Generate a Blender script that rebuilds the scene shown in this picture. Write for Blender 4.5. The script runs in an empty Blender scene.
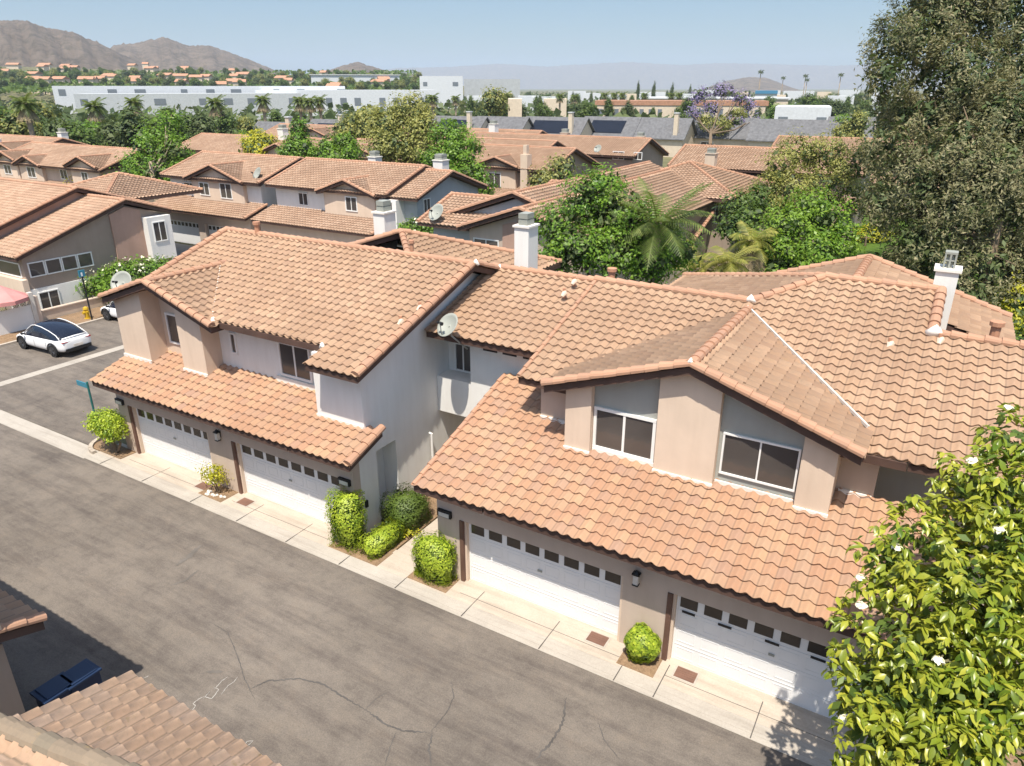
import bpy, bmesh, math, random
import numpy as np
from mathutils import Vector
R = math.radians
rng = np.random.default_rng(7)
random.seed(7)
scn = bpy.context.scene
col = scn.collection

# ------------------------------------------------------------------ camera, sky, sun, exposure
CAM_H, PITCH, YAW, FPX = 13.84, R(22.3), R(30.83), 719.4
cam_d = bpy.data.cameras.new("camera")
cam = bpy.data.objects.new("camera", cam_d)
col.objects.link(cam)
cam.location = (0, 0, CAM_H)
cam.rotation_euler = (R(90) - PITCH, 0, YAW)
cam_d.sensor_width = 36.0
cam_d.lens = FPX / 1024 * 36.0
cam_d.clip_start = 0.2
cam_d.clip_end = 40000
scn.camera = cam

SUN_DIR = Vector((-0.36, 1.0, -2.40)).normalized()
SUN_EL = math.asin(-SUN_DIR.z)
world = bpy.data.worlds.new("World")
scn.world = world
world.use_nodes = True
wn = world.node_tree
wn.nodes.clear()
w_out = wn.nodes.new("ShaderNodeOutputWorld")
w_bg = wn.nodes.new("ShaderNodeBackground")
w_sky = wn.nodes.new("ShaderNodeTexSky")
w_sky.sky_type = 'NISHITA'
w_sky.sun_disc = False
w_sky.sun_elevation = SUN_EL
w_sky.sun_rotation = math.atan2(-SUN_DIR.x, -SUN_DIR.y)
w_sky.altitude = 400
w_sky.air_density = 1.0
w_sky.dust_density = 1.2
w_sky.ozone_density = 1.0
w_bg.inputs["Strength"].default_value = 0.15
w_tc = wn.nodes.new("ShaderNodeTexCoord")          # ramp dims the low sky in view, unseen zenith kept bright for added fill
w_sep = wn.nodes.new("ShaderNodeSeparateXYZ")
w_rmp = wn.nodes.new("ShaderNodeValToRGB")
for p_, c_ in ((0.16, (0.30, 0.36, 0.395)), (0.45, (0.88, 0.86, 0.80))):
    e_ = w_rmp.color_ramp.elements.new(p_); e_.color = (*c_, 1)
w_rmp.color_ramp.elements[0].color = (0.27, 0.295, 0.315, 1)
w_rmp.color_ramp.elements[-1].color = (1.0, 0.93, 0.80, 1)
w_mul = wn.nodes.new("ShaderNodeMix"); w_mul.data_type = 'RGBA'; w_mul.blend_type = 'MULTIPLY'; w_mul.inputs[0].default_value = 1.0
wn.links.new(w_tc.outputs["Generated"], w_sep.inputs[0]); wn.links.new(w_sep.outputs[2], w_rmp.inputs[0])
wn.links.new(w_sky.outputs[0], w_mul.inputs[6]); wn.links.new(w_rmp.outputs[0], w_mul.inputs[7])
wn.links.new(w_mul.outputs[2], w_bg.inputs[0])
wn.links.new(w_bg.outputs[0], w_out.inputs[0])

sun_d = bpy.data.lights.new("sun", 'SUN')
sun_d.energy = 3.7
sun_d.angle = R(0.5)
sun_d.color = (1.0, 0.93, 0.82)
sun = bpy.data.objects.new("sun", sun_d)
col.objects.link(sun)
sun.rotation_euler = SUN_DIR.to_track_quat('-Z', 'Y').to_euler()

scn.view_settings.view_transform = 'Standard'
scn.view_settings.look = 'None'
scn.view_settings.exposure = 1.0
scn.view_settings.gamma = 1.0
scn.view_settings.use_curve_mapping = False
scn.cycles.volume_bounces = 1
scn.cycles.max_bounces = 7
scn.cycles.transparent_max_bounces = 8
scn.cycles.use_denoising = True

# ------------------------------------------------------------------ picture point -> place (used to read distances off the photograph)
_cy, _sy, _cp, _sp = math.cos(YAW), math.sin(YAW), math.cos(PITCH), math.sin(PITCH)
FW = np.array([-_sy * _cp, _cy * _cp, -_sp]); RT = np.array([_cy, _sy, 0.0]); UP = np.cross(RT, FW)
CAMP = np.array([0, 0, CAM_H])
def ray(u, v): return FW + RT * (u - 512) / FPX - UP * (v - 383) / FPX
def on(u, v, ax, val):
    d = ray(u, v)
    return CAMP + (val - CAMP[ax]) / d[ax] * d
def atz(u, v, z=0.0): return on(u, v, 2, z)
def aty(u, v, y): return on(u, v, 1, y)
def atx(u, v, x): return on(u, v, 0, x)
def far(u, dist, v=None):
    """ground position seen in column u at a horizontal distance; height of row v there"""
    d = ray(u, 88.0); h = math.hypot(d[0], d[1])
    x, y = d[0] / h * dist, d[1] / h * dist
    if v is None: return x, y
    d = ray(u, v)
    return x, y, CAM_H + d[2] / math.hypot(d[0], d[1]) * dist

# ------------------------------------------------------------------ materials
def new_mat(name):
    m = bpy.data.materials.new(name); m.use_nodes = True
    nt = m.node_tree
    return m, nt, nt.nodes["Principled BSDF"]
def N(nt, typ, **kw):
    n = nt.nodes.new(typ)
    for k, v in kw.items():
        if k.startswith("in_"): n.inputs[k[3:]].default_value = v
        else: setattr(n, k, v)
    return n
def L(nt, a, b): nt.links.new(a, b)
def ramp(nt, fac, stops, interp='LINEAR'):
    r = nt.nodes.new("ShaderNodeValToRGB"); r.color_ramp.interpolation = interp
    while len(r.color_ramp.elements) < len(stops): r.color_ramp.elements.new(0.5)
    for e, (p, c) in zip(r.color_ramp.elements, stops):
        e.position = p; e.color = (*c, 1) if len(c) == 3 else c
    if fac is not None: L(nt, fac, r.inputs[0])
    return r
def mix(nt, fac, a, b, mode='MIX'):
    m = nt.nodes.new("ShaderNodeMix"); m.data_type = 'RGBA'; m.blend_type = mode
    for s, v in ((0, fac), (6, a), (7, b)):
        if isinstance(v, (int, float)): m.inputs[s].default_value = v
        elif isinstance(v, tuple): m.inputs[s].default_value = (*v, 1)
        else: L(nt, v, m.inputs[s])
    return m.outputs[2]
def math_n(nt, op, a, b=None):
    m = nt.nodes.new("ShaderNodeMath"); m.operation = op
    for i, v in enumerate((a, b)):
        if v is None: continue
        if isinstance(v, (int, float)): m.inputs[i].default_value = v
        else: L(nt, v, m.inputs[i])
    return m.outputs[0]
def coords(nt): return nt.nodes.new("ShaderNodeNewGeometry").outputs["Position"]
def noise(nt, vec, scale, detail=4.0, rough=0.55, dist=0.0):
    n = N(nt, "ShaderNodeTexNoise"); n.inputs["Scale"].default_value = scale
    n.inputs["Detail"].default_value = detail; n.inputs["Roughness"].default_value = rough
    n.inputs["Distortion"].default_value = dist
    if vec is not None: L(nt, vec, n.inputs["Vector"])
    return n.outputs[0]
def bump(nt, bsdf, h, strength=0.3, dist=0.02):
    b = N(nt, "ShaderNodeBump"); b.inputs["Strength"].default_value = strength; b.inputs["Distance"].default_value = dist
    L(nt, h, b.inputs["Height"]); L(nt, b.outputs[0], bsdf.inputs["Normal"])

def paint(name, c, rough=0.6, metal=0.0, var=0.06, spec=0.4):
    m, nt, b = new_mat(name)
    p = coords(nt)
    n = noise(nt, p, 1.7, 5)
    lo = tuple(x * (1 - var) for x in c); hi = tuple(min(1, x * (1 + var)) for x in c)
    r = ramp(nt, n, [(0.3, lo), (0.7, hi)])
    L(nt, r.outputs[0], b.inputs["Base Color"])
    b.inputs["Roughness"].default_value = rough; b.inputs["Metallic"].default_value = metal
    b.inputs["Specular IOR Level"].default_value = spec
    return m
def stucco(name, c, stain=0.12):
    m, nt, b = new_mat(name)
    p = coords(nt)
    big = noise(nt, p, 0.45, 6, 0.6, 0.4)
    mp = N(nt, "ShaderNodeMapping"); mp.inputs["Scale"].default_value = (3.0, 3.0, 0.35); L(nt, p, mp.inputs["Vector"])
    streak = noise(nt, mp.outputs[0], 1.0, 5, 0.65)
    r = ramp(nt, big, [(0.3, tuple(x * (1 - stain) for x in c)), (0.7, tuple(min(1, x * (1 + stain * .4)) for x in c))])
    s = ramp(nt, streak, [(0.35, (0.86, 0.84, 0.82)), (0.6, (1, 1, 1))])
    c2 = mix(nt, 0.4, r.outputs[0], s.outputs[0], 'MULTIPLY')
    L(nt, c2, b.inputs["Base Color"])
    b.inputs["Roughness"].default_value = 0.9; b.inputs["Specular IOR Level"].default_value = 0.2
    bump(nt, b, noise(nt, p, 38, 5, 0.7), 0.35, 0.012)
    return m
def tile_mat(name, tones, grime=0.35, lichen=0.25, weather=(0.30, 0.22, 0.16)):
    m, nt, b = new_mat(name)
    uv = N(nt, "ShaderNodeUVMap"); uv.uv_map = "tile"
    sep = N(nt, "ShaderNodeSeparateXYZ"); L(nt, uv.outputs[0], sep.inputs[0])
    fu, fv = math_n(nt, 'FLOOR', sep.outputs[0]), math_n(nt, 'FLOOR', sep.outputs[1])
    cmb = N(nt, "ShaderNodeCombineXYZ"); L(nt, fu, cmb.inputs[0]); L(nt, fv, cmb.inputs[1])
    wn_ = N(nt, "ShaderNodeTexWhiteNoise"); wn_.noise_dimensions = '2D'; L(nt, cmb.outputs[0], wn_.inputs["Vector"])
    k = len(tones)
    c = ramp(nt, wn_.outputs["Value"], [((i + 0.5) / k, t) for i, t in enumerate(tones)])
    p = coords(nt)
    big = noise(nt, p, 0.35, 5, 0.6)
    c1 = mix(nt, ramp(nt, big, [(0.42, (0, 0, 0)), (0.75, (1, 1, 1))]).outputs[0], c.outputs[0], tuple(x * 0.86 for x in tones[0]))
    fine = noise(nt, p, 9.0, 6, 0.7)
    g = math_n(nt, 'MULTIPLY', ramp(nt, fine, [(0.48, (0, 0, 0)), (0.78, (1, 1, 1))]).outputs[0], grime)
    c2 = mix(nt, g, c1, weather)
    # joint between neighbouring tiles of a course, widened to paint shade along the pans
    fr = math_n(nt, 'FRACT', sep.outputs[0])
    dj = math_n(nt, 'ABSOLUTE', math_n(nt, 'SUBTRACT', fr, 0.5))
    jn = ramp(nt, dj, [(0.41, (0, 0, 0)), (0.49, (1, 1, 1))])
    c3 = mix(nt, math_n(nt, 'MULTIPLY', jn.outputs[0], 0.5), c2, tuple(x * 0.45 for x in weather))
    # yellow lichen
    ln = noise(nt, p, 3.2, 6, 0.75)
    lf = math_n(nt, 'MULTIPLY', ramp(nt, ln, [(0.60, (0, 0, 0)), (0.72, (1, 1, 1))]).outputs[0], lichen)
    c4 = mix(nt, lf, c3, (0.36, 0.25, 0.07))
    L(nt, c4, b.inputs["Base Color"])
    b.inputs["Roughness"].default_value = 0.85; b.inputs["Specular IOR Level"].default_value = 0.25
    bump(nt, b, fine, 0.25, 0.01)
    return m
def leaf_mat(name, c0, c1, c2, rough=0.5, trans=0.3, patch=0.5):
    m, nt, b = new_mat(name)
    geo = N(nt, "ShaderNodeNewGeometry")
    r = ramp(nt, geo.outputs["Random Per Island"], [(0.0, c0), (0.55, c1), (1.0, c2)])
    n = noise(nt, geo.outputs["Position"], patch, 3)
    cc = mix(nt, ramp(nt, n, [(0.38, (0, 0, 0)), (0.66, (0.55, 0.55, 0.55))]).outputs[0], r.outputs[0], c2)
    L(nt, cc, b.inputs["Base Color"])
    b.inputs["Roughness"].default_value = rough
    b.inputs["Specular IOR Level"].default_value = 0.35
    tr = N(nt, "ShaderNodeBsdfTranslucent")
    tc = mix(nt, 0.5, cc, (c2[0] * 1.4, c2[1] * 1.5, c2[2] * 0.8))
    L(nt, tc, tr.inputs["Color"])
    ms = N(nt, "ShaderNodeMixShader"); ms.inputs[0].default_value = trans
    L(nt, b.outputs[0], ms.inputs[1]); L(nt, tr.outputs[0], ms.inputs[2])
    L(nt, ms.outputs[0], nt.nodes["Material Output"].inputs[0])
    return m
def glass_mat(name, c=(0.095, 0.082, 0.074), rough=0.05):
    m, nt, b = new_mat(name)
    n = noise(nt, coords(nt), 0.8, 2)
    r = ramp(nt, n, [(0.3, tuple(x * 0.7 for x in c)), (0.7, c)])
    L(nt, r.outputs[0], b.inputs["Base Color"])
    b.inputs["Roughness"].default_value = rough; b.inputs["IOR"].default_value = 1.5
    b.inputs["Specular IOR Level"].default_value = 0.6
    return m
def asphalt_mat(name, c=(0.165, 0.142, 0.120)):
    m, nt, b = new_mat(name)
    p = coords(nt)
    big = noise(nt, p, 0.16, 8, 0.7, 0.15)
    mid = noise(nt, p, 1.3, 9, 0.78, 0.1)
    grit = noise(nt, p, 26, 6, 0.85)
    mp = N(nt, "ShaderNodeMapping"); mp.inputs["Scale"].default_value = (0.22, 1.6, 1); mp.inputs["Rotation"].default_value = (0, 0, R(6)); L(nt, p, mp.inputs["Vector"])
    lane = noise(nt, mp.outputs[0], 0.9, 9, 0.74, 0.12)
    a = ramp(nt, big, [(0.34, tuple(x * 0.82 for x in c)), (0.66, tuple(x * 1.12 for x in c))])
    bb = ramp(nt, mid, [(0.34, (0.78, 0.77, 0.78)), (0.5, (1, 1, 1)), (0.68, (1.15, 1.12, 1.08))])
    cc = ramp(nt, lane, [(0.38, (0.68, 0.67, 0.69)), (0.54, (1.03, 1.03, 1.03))])
    d = ramp(nt, grit, [(0.3, (0.6, 0.6, 0.6)), (0.7, (1.35, 1.35, 1.35))])
    x = mix(nt, 1.0, a.outputs[0], bb.outputs[0], 'MULTIPLY')
    x = mix(nt, 0.8, x, cc.outputs[0], 'MULTIPLY')
    x = mix(nt, 0.8, x, d.outputs[0], 'MULTIPLY')
    L(nt, x, b.inputs["Base Color"])
    b.inputs["Roughness"].default_value = 0.92; b.inputs["Specular IOR Level"].default_value = 0.2
    bump(nt, b, grit, 0.4, 0.01)
    return m
def concrete_mat(name, c=(0.46, 0.395, 0.325)):
    m, nt, b = new_mat(name)
    p = coords(nt)
    n1 = noise(nt, p, 0.8, 7, 0.65, 0.5)
    mp = N(nt, "ShaderNodeMapping"); mp.inputs["Scale"].default_value = (0.35, 4.0, 1); L(nt, p, mp.inputs["Vector"])
    n2 = noise(nt, mp.outputs[0], 0.9, 5, 0.6)
    n3 = noise(nt, p, 22, 4, 0.7)
    a = ramp(nt, n1, [(0.3, tuple(x * 0.86 for x in c)), (0.62, c), (0.8, tuple(min(1, x * 1.08) for x in c))])
    s = ramp(nt, n2, [(0.35, (0.84, 0.83, 0.82)), (0.52, (1, 1, 1))])
    g = ramp(nt, n3, [(0.3, (0.9, 0.9, 0.9)), (0.7, (1.06, 1.06, 1.06))])
    x = mix(nt, 0.9, a.outputs[0], s.outputs[0], 'MULTIPLY')
    x = mix(nt, 1.0, x, g.outputs[0], 'MULTIPLY')
    L(nt, x, b.inputs["Base Color"])
    b.inputs["Roughness"].default_value = 0.88; b.inputs["Specular IOR Level"].default_value = 0.2
    bump(nt, b, n3, 0.2, 0.006)
    return m
def soil_mat(name, c0, c1, scale=5.0):
    m, nt, b = new_mat(name)
    p = coords(nt)
    n = noise(nt, p, scale, 8, 0.75, 0.5)
    n2 = noise(nt, p, scale * 0.1, 4, 0.6)
    a = ramp(nt, n, [(0.3, c0), (0.7, c1)])
    s = ramp(nt, n2, [(0.35, (0.8, 0.82, 0.8)), (0.65, (1.1, 1.08, 1.0))])
    L(nt, mix(nt, 1.0, a.outputs[0], s.outputs[0], 'MULTIPLY'), b.inputs["Base Color"])
    b.inputs["Roughness"].default_value = 0.95; b.inputs["Specular IOR Level"].default_value = 0.1
    bump(nt, b, n, 0.6, 0.05)
    return m

M = {}
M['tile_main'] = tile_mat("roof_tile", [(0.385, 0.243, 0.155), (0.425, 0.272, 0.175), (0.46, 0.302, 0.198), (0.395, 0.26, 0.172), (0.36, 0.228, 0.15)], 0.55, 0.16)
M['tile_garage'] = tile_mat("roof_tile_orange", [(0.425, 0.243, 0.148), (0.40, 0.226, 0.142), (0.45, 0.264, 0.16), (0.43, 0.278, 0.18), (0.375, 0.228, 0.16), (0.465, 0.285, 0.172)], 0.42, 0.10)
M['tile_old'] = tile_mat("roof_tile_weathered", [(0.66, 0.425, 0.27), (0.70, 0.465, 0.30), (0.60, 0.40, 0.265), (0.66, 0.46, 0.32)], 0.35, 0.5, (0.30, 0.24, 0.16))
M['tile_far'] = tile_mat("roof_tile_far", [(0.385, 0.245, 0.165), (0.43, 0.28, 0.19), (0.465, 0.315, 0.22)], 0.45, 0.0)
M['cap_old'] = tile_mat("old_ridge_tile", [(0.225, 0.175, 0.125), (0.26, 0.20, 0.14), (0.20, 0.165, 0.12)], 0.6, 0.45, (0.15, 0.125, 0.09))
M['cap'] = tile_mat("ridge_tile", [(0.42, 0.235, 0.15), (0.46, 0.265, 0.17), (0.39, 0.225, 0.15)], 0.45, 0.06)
M['fascia'] = paint("brown_fascia", (0.085, 0.048, 0.036), 0.75, var=0.2)
M['brown'] = paint("brown_trim", (0.13, 0.07, 0.05), 0.7, var=0.2)
M['beige'] = stucco("beige_stucco", (0.54, 0.435, 0.355))
M['tan'] = stucco("tan_stucco", (0.66, 0.525, 0.41))
M['taupe'] = stucco("taupe_stucco", (0.36, 0.285, 0.23))
M['pink'] = stucco("pinkish_stucco", (0.46, 0.30, 0.235))
M['white'] = stucco("white_stucco", (0.78, 0.76, 0.72), 0.06)
M['grey'] = stucco("grey_stucco", (0.36, 0.365, 0.335))
M['bluegrey'] = stucco("blue_grey_stucco", (0.42, 0.44, 0.45))
M['frame'] = paint("white_frame", (0.78, 0.77, 0.74), 0.45, var=0.03)
M['door'] = paint("white_door", (0.76, 0.755, 0.745), 0.5, var=0.03)
M['glass'] = glass_mat("window_glass")
M['door_glass'] = glass_mat("garage_glass", (0.05, 0.04, 0.033), 0.15)
M['flash'] = paint("flashing", (0.62, 0.58, 0.52), 0.55, var=0.15)
M['mortar'] = paint("mortar", (0.72, 0.68, 0.62), 0.9, var=0.1)
M['asphalt'] = asphalt_mat("asphalt")
M['seal'] = paint("crack_seal", (0.085, 0.077, 0.07), 0.8, var=0.3)
M['chalk'] = paint("chalk", (0.36, 0.34, 0.31), 0.9, var=0.2)
M['concrete'] = concrete_mat("concrete")
M['gutterc'] = concrete_mat("gutter_concrete", (0.41, 0.37, 0.32))
M['soil'] = soil_mat("bark_soil", (0.15, 0.095, 0.06), (0.34, 0.235, 0.155), 14)
M['earth'] = soil_mat("dry_earth", (0.10, 0.105, 0.05), (0.20, 0.18, 0.11), 0.15)
M['grass'] = soil_mat("lawn", (0.035, 0.075, 0.012), (0.11, 0.17, 0.03), 2.0)
M['iron'] = paint("dark_iron", (0.03, 0.03, 0.032), 0.5, 0.6)
M['rust'] = paint("rusty_lid", (0.16, 0.085, 0.06), 0.8, var=0.25)
M['dish'] = paint("dish_grey", (0.29, 0.30, 0.265), 0.5)
M['green_post'] = paint("green_post", (0.02, 0.13, 0.12), 0.5)
M['blue_sign'] = paint("blue_sign", (0.035, 0.19, 0.27), 0.5)
M['yellow'] = paint("yellow_paint", (0.48, 0.31, 0.02), 0.5)
M['car_white'] = paint("white_car_paint", (0.80, 0.80, 0.80), 0.22, spec=0.6, var=0.01)
M['car_glass'] = glass_mat("car_glass", (0.012, 0.016, 0.03), 0.04)
M['tyre'] = paint("tyre", (0.02, 0.02, 0.02), 0.8)
M['rim'] = paint("wheel_rim", (0.09, 0.09, 0.095), 0.4, 0.6)
M['red'] = paint("red_lamp", (0.35, 0.02, 0.02), 0.3)
M['canvas'] = paint("red_canvas", (0.55, 0.24, 0.22), 0.8, var=0.1)
M['bin_blue'] = paint("blue_plastic", (0.008, 0.022, 0.06), 0.5)
M['bark'] = soil_mat("bark", (0.11, 0.08, 0.055), (0.25, 0.19, 0.14), 7)
M['bark_pale'] = soil_mat("pale_bark", (0.25, 0.19, 0.14), (0.46, 0.37, 0.28), 5)
M['shingle'] = paint("grey_shingle", (0.13, 0.13, 0.135), 0.9, var=0.25)
M['solar'] = glass_mat("solar_glass", (0.012, 0.014, 0.022), 0.15)
M['whitewall'] = paint("white_wall", (0.56, 0.58, 0.60), 0.8, var=0.08)
M['creamwall'] = paint("cream_wall", (0.62, 0.52, 0.40), 0.85, var=0.08)
M['flatroof'] = paint("flat_roof", (0.55, 0.56, 0.57), 0.9, var=0.1)
M['orange_roof'] = paint("orange_roof", (0.40, 0.215, 0.135), 0.9, var=0.2)
M['pipe'] = paint("clay_pipe", (0.45, 0.23, 0.14), 0.8, var=0.15)
M['blossom'] = paint("white_petal", (0.72, 0.68, 0.50), 0.6, var=0.08)
M['lf_magnolia'] = leaf_mat("magnolia_leaf", (0.060, 0.120, 0.012), (0.19, 0.25, 0.022), (0.40, 0.39, 0.045), 0.32, 0.25, 0.9)
M['lf_eucalypt'] = leaf_mat("eucalyptus_leaf", (0.052, 0.070, 0.024), (0.115, 0.128, 0.048), (0.30, 0.262, 0.14), 0.55, 0.22, 0.3)  # palest tone paints sunlit clumps into the crown colour
M['lf_bright'] = leaf_mat("bright_leaf", (0.044, 0.106, 0.013), (0.106, 0.217, 0.022), (0.212, 0.336, 0.037), 0.45, 0.35, 0.4)
M['lf_lime'] = leaf_mat("lime_leaf", (0.06, 0.13, 0.012), (0.13, 0.24, 0.022), (0.24, 0.35, 0.04), 0.45, 0.35, 0.4)
M['lf_palmy'] = leaf_mat("yellow_palm_leaf", (0.09, 0.12, 0.015), (0.20, 0.22, 0.035), (0.36, 0.32, 0.08), 0.5, 0.3, 0.6)
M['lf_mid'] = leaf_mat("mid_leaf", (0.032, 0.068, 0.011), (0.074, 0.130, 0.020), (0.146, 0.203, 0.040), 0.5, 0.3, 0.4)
M['lf_olive'] = leaf_mat("olive_leaf", (0.085, 0.104, 0.026), (0.206, 0.225, 0.056), (0.394, 0.375, 0.112), 0.5, 0.3, 0.4)
M['lf_yellow'] = leaf_mat("yellow_leaf", (0.165, 0.195, 0.018), (0.360, 0.375, 0.030), (0.600, 0.540, 0.045), 0.5, 0.35, 0.6)
M['lf_hedge'] = leaf_mat("hedge_leaf", (0.082, 0.154, 0.014), (0.234, 0.342, 0.029), (0.486, 0.558, 0.054), 0.45, 0.3, 1.2)
M['lf_palm'] = leaf_mat("palm_leaf", (0.045, 0.085, 0.014), (0.10, 0.15, 0.03), (0.21, 0.24, 0.07), 0.5, 0.3, 0.5)
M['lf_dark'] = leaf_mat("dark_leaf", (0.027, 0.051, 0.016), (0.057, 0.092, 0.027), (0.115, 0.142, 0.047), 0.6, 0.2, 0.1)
M['lf_dry'] = leaf_mat("dry_frond", (0.176, 0.132, 0.077), (0.308, 0.231, 0.132), (0.440, 0.352, 0.220), 0.7, 0.2, 0.5)
M['lf_violet'] = leaf_mat("violet_blossom", (0.13, 0.10, 0.21), (0.21, 0.165, 0.33), (0.32, 0.27, 0.44), 0.7, 0.25, 0.4)

# ------------------------------------------------------------------ object helpers
ROOT = {}
def tag(o, label=None, cat=None, group=None, kind=None):
    if label: o["label"] = label
    if cat: o["category"] = cat
    if group: o["group"] = group
    if kind: o["kind"] = kind
    return o
def thing(name, label, cat, loc=(0, 0, 0), group=None):
    o = bpy.data.objects.new(name, None); col.objects.link(o)
    o.empty_display_size = 0.3
    o.location = loc
    ROOT[o.name] = Vector(loc)
    return tag(o, label, cat, group)
def link_mesh(name, me, mat, parent=None, smooth=False):
    o = bpy.data.objects.new(name, me); col.objects.link(o)
    if mat is not None: me.materials.append(mat)
    if parent is not None:
        org = ROOT[parent.name]
        me.transform(__import__("mathutils").Matrix.Translation(-org))
        ROOT[o.name] = org
        if parent.type == 'EMPTY' or True:
            o.parent = parent
    else:
        ROOT[o.name] = Vector((0, 0, 0))
    if smooth:
        me.polygons.foreach_set("use_smooth", [True] * len(me.polygons))
    me.update()
    return o
def copy_tree(o, parent=None):
    c = o.copy(); col.objects.link(c)
    ROOT[c.name] = ROOT.get(o.name, Vector())
    if parent is not None: c.parent = parent
    for ch in list(o.children): copy_tree(ch, c)
    return c

class MB:
    def __init__(s): s.v = []; s.f = []; s.uv = []
    def add(s, vs, fs, uv=None):
        n = len(s.v); s.v.extend([tuple(map(float, p)) for p in vs])
        for f in fs:
            s.f.append(tuple(i + n for i in f))
            s.uv.append(uv)
        return s
    def box(s, x0, x1, y0, y1, z0, z1):
        vs = [(x, y, z) for z in (z0, z1) for y in (y0, y1) for x in (x0, x1)]
        return s.add(vs, [(0, 2, 3, 1), (4, 5, 7, 6), (0, 1, 5, 4), (2, 6, 7, 3), (0, 4, 6, 2), (1, 3, 7, 5)])
    def prism(s, poly, vec):
        n = len(poly); vec = np.array(vec)
        vs = [np.array(p) for p in poly] + [np.array(p) + vec for p in poly]
        fs = [tuple(range(n))[::-1], tuple(range(n, 2 * n))] + [(i, (i + 1) % n, n + (i + 1) % n, n + i) for i in range(n)]
        return s.add(vs, fs)
    def xz(s, poly, y0, y1): return s.prism([(p[0], y0, p[1]) for p in poly], (0, y1 - y0, 0))
    def yz(s, poly, x0, x1): return s.prism([(x0, p[0], p[1]) for p in poly], (x1 - x0, 0, 0))
    def xy(s, poly, z0, z1): return s.prism([(p[0], p[1], z0) for p in poly], (0, 0, z1 - z0))
    def tube(s, pts, rad, seg=8, cap=True):
        pts = [np.array(p, float) for p in pts]
        if not isinstance(rad, (list, tuple, np.ndarray)): rad = [rad] * len(pts)
        n0 = len(s.v); rings = []
        for i, p in enumerate(pts):
            d = pts[min(i + 1, len(pts) - 1)] - pts[max(i - 1, 0)]
            d = d / (np.linalg.norm(d) + 1e-9)
            a = np.cross(d, (0, 0, 1.0));
            if np.linalg.norm(a) < 0.05: a = np.cross(d, (1.0, 0, 0))
            a /= np.linalg.norm(a); b = np.cross(d, a)
            rings.append([p + rad[i] * (math.cos(t) * a + math.sin(t) * b) for t in np.linspace(0, 2 * math.pi, seg, endpoint=False)])
        vs = [q for r_ in rings for q in r_]
        fs = []
        for i in range(len(pts) - 1):
            for j in range(seg):
                fs.append((i * seg + j, i * seg + (j + 1) % seg, (i + 1) * seg + (j + 1) % seg, (i + 1) * seg + j))
        if cap:
            fs.append(tuple(range(seg))[::-1]); fs.append(tuple((len(pts) - 1) * seg + j for j in range(seg)))
        return s.add(vs, fs)
    def build(s, name, mat, parent=None, smooth=False, bevel=0):
        me = bpy.data.meshes.new(name)
        me.from_pydata(s.v, [], s.f)
        if any(u is not None for u in s.uv):
            l = me.uv_layers.new(name="tile")
            for p, u in zip(me.polygons, s.uv):
                for li in p.loop_indices: l.data[li].uv = u or (0.5, 0.5)
        bm = bmesh.new(); bm.from_mesh(me)
        bmesh.ops.recalc_face_normals(bm, faces=bm.faces)
        if bevel: bmesh.ops.bevel(bm, geom=list(bm.edges), offset=bevel, segments=2, affect='EDGES', profile=0.5)
        bm.to_mesh(me); bm.free()
        return link_mesh(name, me, mat, parent, smooth)
def np_mesh(name, verts, quads, uv=None):
    me = bpy.data.meshes.new(name)
    verts = np.asarray(verts, dtype=np.float32); quads = np.asarray(quads, dtype=np.int32)
    k = quads.shape[1]
    me.vertices.add(len(verts)); me.vertices.foreach_set("co", verts.ravel())
    me.loops.add(quads.size); me.loops.foreach_set("vertex_index", quads.ravel())
    me.polygons.add(len(quads)); me.polygons.foreach_set("loop_start", np.arange(0, quads.size, k, dtype=np.int32))
    me.polygons.foreach_set("loop_total", np.full(len(quads), k, dtype=np.int32))
    if uv is not None:
        l = me.uv_layers.new(name="tile")
        l.data.foreach_set("uv", np.asarray(uv, dtype=np.float32)[quads.ravel()].ravel())
    me.update(calc_edges=True); me.validate()
    return me

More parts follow.
